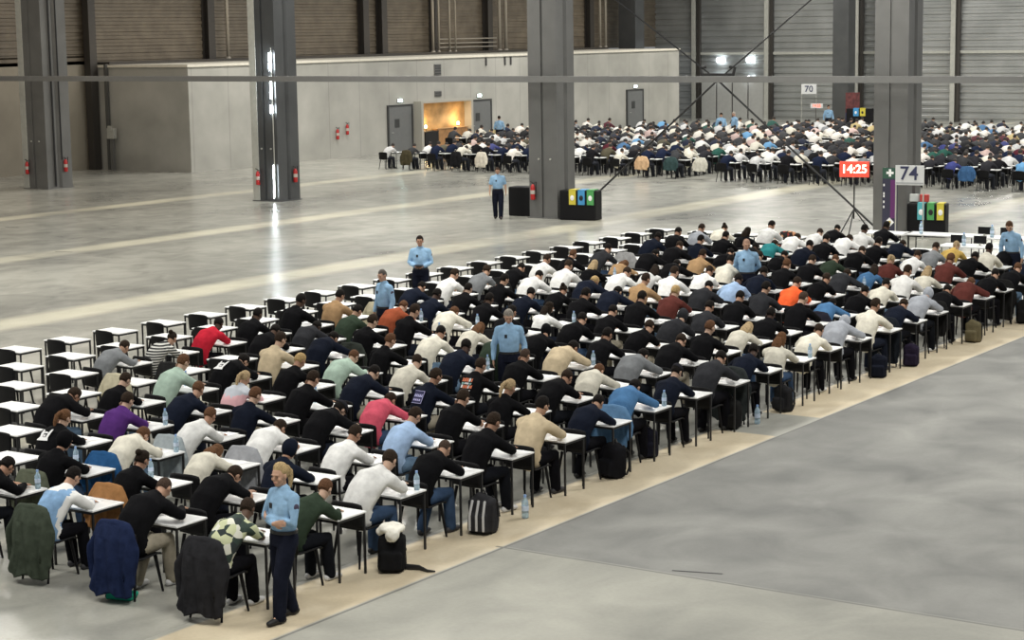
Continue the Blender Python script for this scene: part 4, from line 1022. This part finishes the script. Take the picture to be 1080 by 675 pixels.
def merged(name, entries, mats, tint=False):
    vs = []; fs = []; mi = []; tc = []
    cache = {}
    for me, X, Y, a, s, col in entries:
        if me not in cache: cache[me] = ([v.co.copy() for v in me.vertices], [(tuple(p.vertices), p.material_index) for p in me.polygons])
        V, F = cache[me]; n = len(vs); ca, sa = math.cos(a)*s, math.sin(a)*s
        vs += [(X+p.x*ca-p.y*sa, Y+p.x*sa+p.y*ca, p.z*s) for p in V]
        for f, m in F: fs.append([q+n for q in f]); mi.append(m)
        if tint: tc += [*col, 1.0]*len(V)
    me = bpy.data.meshes.new(name); me.from_pydata(vs, [], fs); me.polygons.foreach_set('material_index', mi); me.polygons.foreach_set('use_smooth', [tint]*len(fs))
    for m in mats: me.materials.append(m)
    if tint:
        at = me.color_attributes.new('tint', 'FLOAT_COLOR', 'POINT'); at.data.foreach_set('color', tc)
    o = bpy.data.objects.new(name, me); COL.objects.link(o); return o
o = merged('seated_crowd', [(FARP[k], X, Y, a, s, col) for X, Y, a, s, col, k in stuffP], [M_tint, M_fartrouser, M_farskin, M_farhair], True)
tag(o, 'dense crowd of seated candidates filling the far end of the hall', 'crowd', kind='stuff')
o = merged('desk_field', [(ME_desk_far, X, Y, 0, 1, None) for X, Y in stuffD], list(ME_desk_far.materials)); tag(o, 'white desks under the dense crowd at the far end of the hall', 'desks', kind='stuff')
o = merged('chair_field', [(ME_chair_far, X, Y, 0, 1, None) for X, Y in stuffC], list(ME_chair_far.materials)); tag(o, 'black chairs under the dense crowd at the far end of the hall', 'chairs', kind='stuff')
# coats on chairs at the near edge of the distant block
for X, Y, col, d in ((-54.2, 72.6, (.07, .06, .035), 'dark olive coat, leftmost in the distant front row'), (-51.4, 72.6, (.015, .015, .017), 'black coat near the left of the distant front row'), (-50.0, 72.6, (.7, .65, .55), 'cream coat near the left of the distant front row'),
                     (-45.9, 72.6, (.8, .8, .78), 'white coat behind the walking man'), (-41.7, 72.6, (.62, .42, .25), 'tan coat just right of the middle column'), (-40.3, 72.6, (.04, .07, .07), 'dark teal coat right of the tan coat'), (-38.9, 72.6, (.6, .58, .5), 'striped cream coat beside the distant aisle'),
                     (-27.0, 71.8, (.05, .12, .25), 'blue jacket right of the right column'), (-24.3, 71.8, (.5, .38, .1), 'yellow jacket right of the right column')):
    o = link('jacket', COATS[1 if X > -45 else 2]); o.location = (X, Y, 0); o.color = (*col, 1); tag(o, d, 'jacket')

# ------------------------------------------------------------------ bins, signs, banner, clock, tables
def bins(x, y, rz, flaps, label, n=1.35):
    t = thing('recycling_bin', label, 'recycling bin', (x, y, 0), rz)
    bm = bmesh.new(); box(bm, -n/2, -.3, 0, n/2, .3, 1.0, bev=.05); link_mesh('bin_body', bm, M_plastic, t)
    w_ = n/len(flaps) if flaps else 0
    for k, c in enumerate(flaps):
        if not c: continue
        x0 = -n/2+k*w_+.03; bm = bmesh.new(); box(bm, x0, -.33, .52, x0+w_-.08, -.28, 1.02, bev=.01); box(bm, x0, -.33, .985, x0+w_-.08, .1, 1.03, bev=.01)
        fl = link_mesh('bin_flap', bm, mat('flap_%d%d%d' % tuple(int(q*99) for q in c), c, .5), t); fl['label'] = 'coloured flap'
        bm = bmesh.new(); blob(bm, (x0+w_*.38, -.335, .75), (.07, .012, .09)); link_mesh('bin_symbol', bm, M_paper if k % 2 else M_black, fl)
YEL, BLU, GRN = (.65, .55, .06), (.06, .3, .6), (.08, .35, .1)
bins(-34.4, 55.55, .15, (None, YEL, BLU, GRN), 'black recycling bin with yellow, blue and green flaps right of middle column', 1.3)
bins(-36.95, 56.0, .1, (), 'plain black bin left of the middle column', .95)
bins(-22.15, 55.5, .2, (None, (.1, .45, .5), GRN, YEL), 'black recycling bin with teal, green and yellow flaps behind the sign', 1.15)
bins(-51.6, 117.5, .3, (None, BLU, YEL, None), 'black recycling bin with blue and yellow flaps against the end wall', 1.7)
for x, c, d in ((-22.6, (.75, .78, .75), 'white'), (-22.28, (.6, .06, .05), 'red')):
    t = thing('sorting_tray', 'small %s box on top of the right recycling bin' % d, 'box', (x, 55.55, 1.03), .25)
    bm = bmesh.new(); box(bm, -.13, -.1, 0, .13, .1, .2, bev=.015); link_mesh('box_body', bm, mat('tray_'+d, c, .5), t)
    link_mesh('box_lid', boxbm(-.135, -.105, .2, .135, .105, .215, bev=.005), mat('tray_'+d, c, .5), t)
M_signw = mat('sign_face', (.62, .63, .63), .5); M_ink = mat('navy_ink', (.03, .035, .09), .6)
t = thing('number_sign', 'white sign reading 74 on two thin poles before the right column', 'sign', (-22.25, 54.3, 0), .12)
link_mesh('sign_panel', boxbm(-.43, -.02, 1.62, .43, .02, 2.2, bev=.008), M_signw, t)
k = link('sign_number', text_mesh('number', '74', .56, M_ink, .006), t, (-.02, -.026, 1.95), (PI/2, 0, 0)); k.scale = (1.0, 1, 1)
link_mesh('sign_stripe', boxbm(-.41, -.027, 1.66, .41, -.02, 1.7), mat('grey_stripe', (.35, .37, .38), .6), t)
for s in (-.41, .41):
    bm = bmesh.new(); rod(bm, (s, 0, 0), (s, 0, 1.64), .022); link_mesh('pole', bm, M_light, t); bm = bmesh.new(); box(bm, s-.15, -.18, 0, s+.15, .18, .02); link_mesh('foot', bm, M_light, t)
t = thing('number_sign', 'small white sign reading 70 on a pole before the end wall', 'sign', (-55.2, 117.5, 0), .3)
link_mesh('sign_panel', boxbm(-.5, -.02, 1.9, .5, .02, 2.55, bev=.008), M_signw, t); link('sign_number', text_mesh('number', '70', .56, M_ink, .006), t, (0, -.026, 2.22), (PI/2, 0, 0))
for s in (-.48, .48): bm = bmesh.new(); rod(bm, (s, 0, 0), (s, 0, 1.9), .02); link_mesh('pole', bm, M_light, t)
t = thing('digital_clock', 'faint distant red digital display below the 70 sign', 'digital clock', (-54.6, 117.3, 0), .3)
link_mesh('clock_panel', boxbm(-.35, -.03, 1.0, .45, .03, 1.3), M_signw, t); link('clock_digits', text_mesh('digits', '14:25', .25, M_led, .004), t, (.05, -.035, 1.15), (PI/2, 0, 0))
bm = bmesh.new(); rod(bm, (0, 0, 0), (0, 0, 1.0), .02); link_mesh('stand', bm, M_black, t)
t = thing('digital_clock', 'red glowing digital clock reading 14:25 on a black tripod', 'digital clock', (-24.45, 55.3, 0), .25)
bm = bmesh.new(); box(bm, -.45, -.03, 1.72, .45, .05, 2.2, bev=.01); link_mesh('clock_panel', bm, mat('red_display', (.55, .06, .04), .5, emit=(1, .1, .05), estr=.45), t)
k = link('clock_digits', text_mesh('digits', '14:25', .36, M_ledtext, .006), t, (0, -.04, 1.96), (PI/2, 0, 0))
bm = bmesh.new(); rod(bm, (0, 0, .45), (0, 0, 1.7), .022); link_mesh('pole', bm, M_black, t)
for a in (0.4, 2.5, 4.6): bm = bmesh.new(); rod(bm, (0, 0, .75), (.55*math.cos(a), .55*math.sin(a), .01), .02); link_mesh('tripod_leg', bm, M_black, t)
t = thing('roll_up_banner', 'dark purple and green upright banner with white cross and diamond emblem', 'banner', (-22.95, 54.5, 0), .1)
link_mesh('banner_sheet', boxbm(-.23, -.012, .05, .23, .012, 2.1), mat('banner_navy', (.03, .03, .06), .5), t)
link_mesh('banner_top', boxbm(-.23, -.016, 1.78, .23, -.012, 2.1), mat('banner_green', (.03, .09, .06), .5), t)
link_mesh('purple_band', boxbm(.02, -.018, .6, .2, -.012, 1.74), mat('banner_purple', (.12, .02, .13), .5), t)
bm = bmesh.new(); box(bm, -.035, -.022, 1.84, .035, -.016, 2.06); box(bm, -.11, -.022, 1.915, .11, -.0165, 1.985); link_mesh('cross', bm, M_paper, t)
bm = bmesh.new(); box(bm, -.1, -.024, -.1, .1, -.014, .1); o = link_mesh('diamond', bm, M_paper, t); o.location = (0, 0, .48); o.rotation_euler = (0, PI/4, 0)
bm = bmesh.new(); blob(bm, (0, -.026, .48), (.05, .006, .05)); link_mesh('emblem', bm, mat('gold', (.5, .4, .12), .5), t)
bm = bmesh.new()
for z in (1.55, 1.3, 1.22, 1.05, .9): box(bm, -.2, -.018, z, -.16, -.0125, z+.07)
link_mesh('banner_text', bm, M_paper, t); link_mesh('banner_base', boxbm(-.32, -.12, 0, .32, .12, .05, bev=.01), M_black, t)
# information banners beyond the crowd, at the end wall
t = thing('poster_stand', 'dark red and blue poster standing against the end wall', 'poster', (-52.3, 117.9, 0), .3)
link_mesh('poster_sheet', boxbm(-.45, -.02, .1, .45, .02, 2.0), mat('poster_red', (.12, .03, .03), .6, noise_amt=.5, nscale=5), t); link_mesh('poster_base', boxbm(-.5, -.15, 0, .5, .15, .1), M_black, t)
link_mesh('poster_lower', boxbm(-.44, -.026, .15, .44, -.02, .7), mat('poster_blue', (.03, .05, .15), .6), t)
# staff tables at the far right of the near block
def long_table(x, y, rz, label, L=1.8):
    t = thing('folding_table', label, 'table', (x, y, 0), rz)
    bm = bmesh.new(); box(bm, -L/2, -.38, .715, L/2, .38, .75, bev=.01); link_mesh('tabletop', bm, M_top, t)
    for sx in (-1, 1):
        for sy in (-1, 1): bm = bmesh.new(); rod(bm, (sx*(L/2-.12), sy*.3, 0), (sx*(L/2-.12), sy*.3, .715), .016); link_mesh('leg', bm, M_black, t)
long_table(-19.35, 49.6, .02, 'long white staff table left of the monitors, beyond the right rows', 2.0)
long_table(-17.2, 49.5, .02, 'long white staff table with a bottle, at the far right beyond the desks', 2.0)
long_table(-17.55, 47.3, .02, 'long white staff table carrying monitors, nearest to the seated rows', 1.9)
long_table(-20.9, 49.4, .0, 'long white staff table closest to the number 74 sign', 1.3)
def monitor(x, y, z, rz, label):
    t = thing('monitor', label, 'monitor', (x, y, z), rz); t.scale = (.65, .65, .65)
    bm = bmesh.new(); box(bm, -.26, -.02, .08, .26, .02, .38, bev=.01); link_mesh('screen', bm, M_plastic, t)
    bm = bmesh.new(); box(bm, -.03, -.02, .01, .03, .01, .1); box(bm, -.1, -.08, 0, .1, .08, .012); link_mesh('monitor_stand', bm, M_light, t)
monitor(-18.2, 49.55, .75, .1, 'small black monitor on the far staff table, left one'); monitor(-17.6, 49.55, .75, -.1, 'small black monitor on the far staff table, right one')
monitor(-18.1, 47.35, .75, .1, 'small black monitor on the near staff table, left one'); monitor(-17.5, 47.35, .75, -.05, 'small black monitor on the near staff table, right one')
for x, y in ((-17.9, 49.3), (-17.85, 47.15), (-19.9, 49.4)):
    dup(bottle0, (x, y, .75), 0, 'white topped bottle on a staff table beyond the right rows', 'bottles on the staff tables', s=1.4)
# loose paper scraps on the open floor
for x, y, a in ((-10.6, 19.62, .3), (-43.2, 40.6, .2), (-50.5, 45.2, .1)):
    bm = boxbm(-.3, -.012, 0, .3, .012, .004); o = link_mesh('floor_scrap', bm, M_black); o.location = (x, y, .001); o.rotation_euler = (0, 0, a); tag(o, 'thin dark strip lying on the bare concrete floor', 'strip', 'dark strips on the bare floor')
print('people', NPER, 'desks', desk_n, 'far', len(far), 'stuff people', len(stuffP))
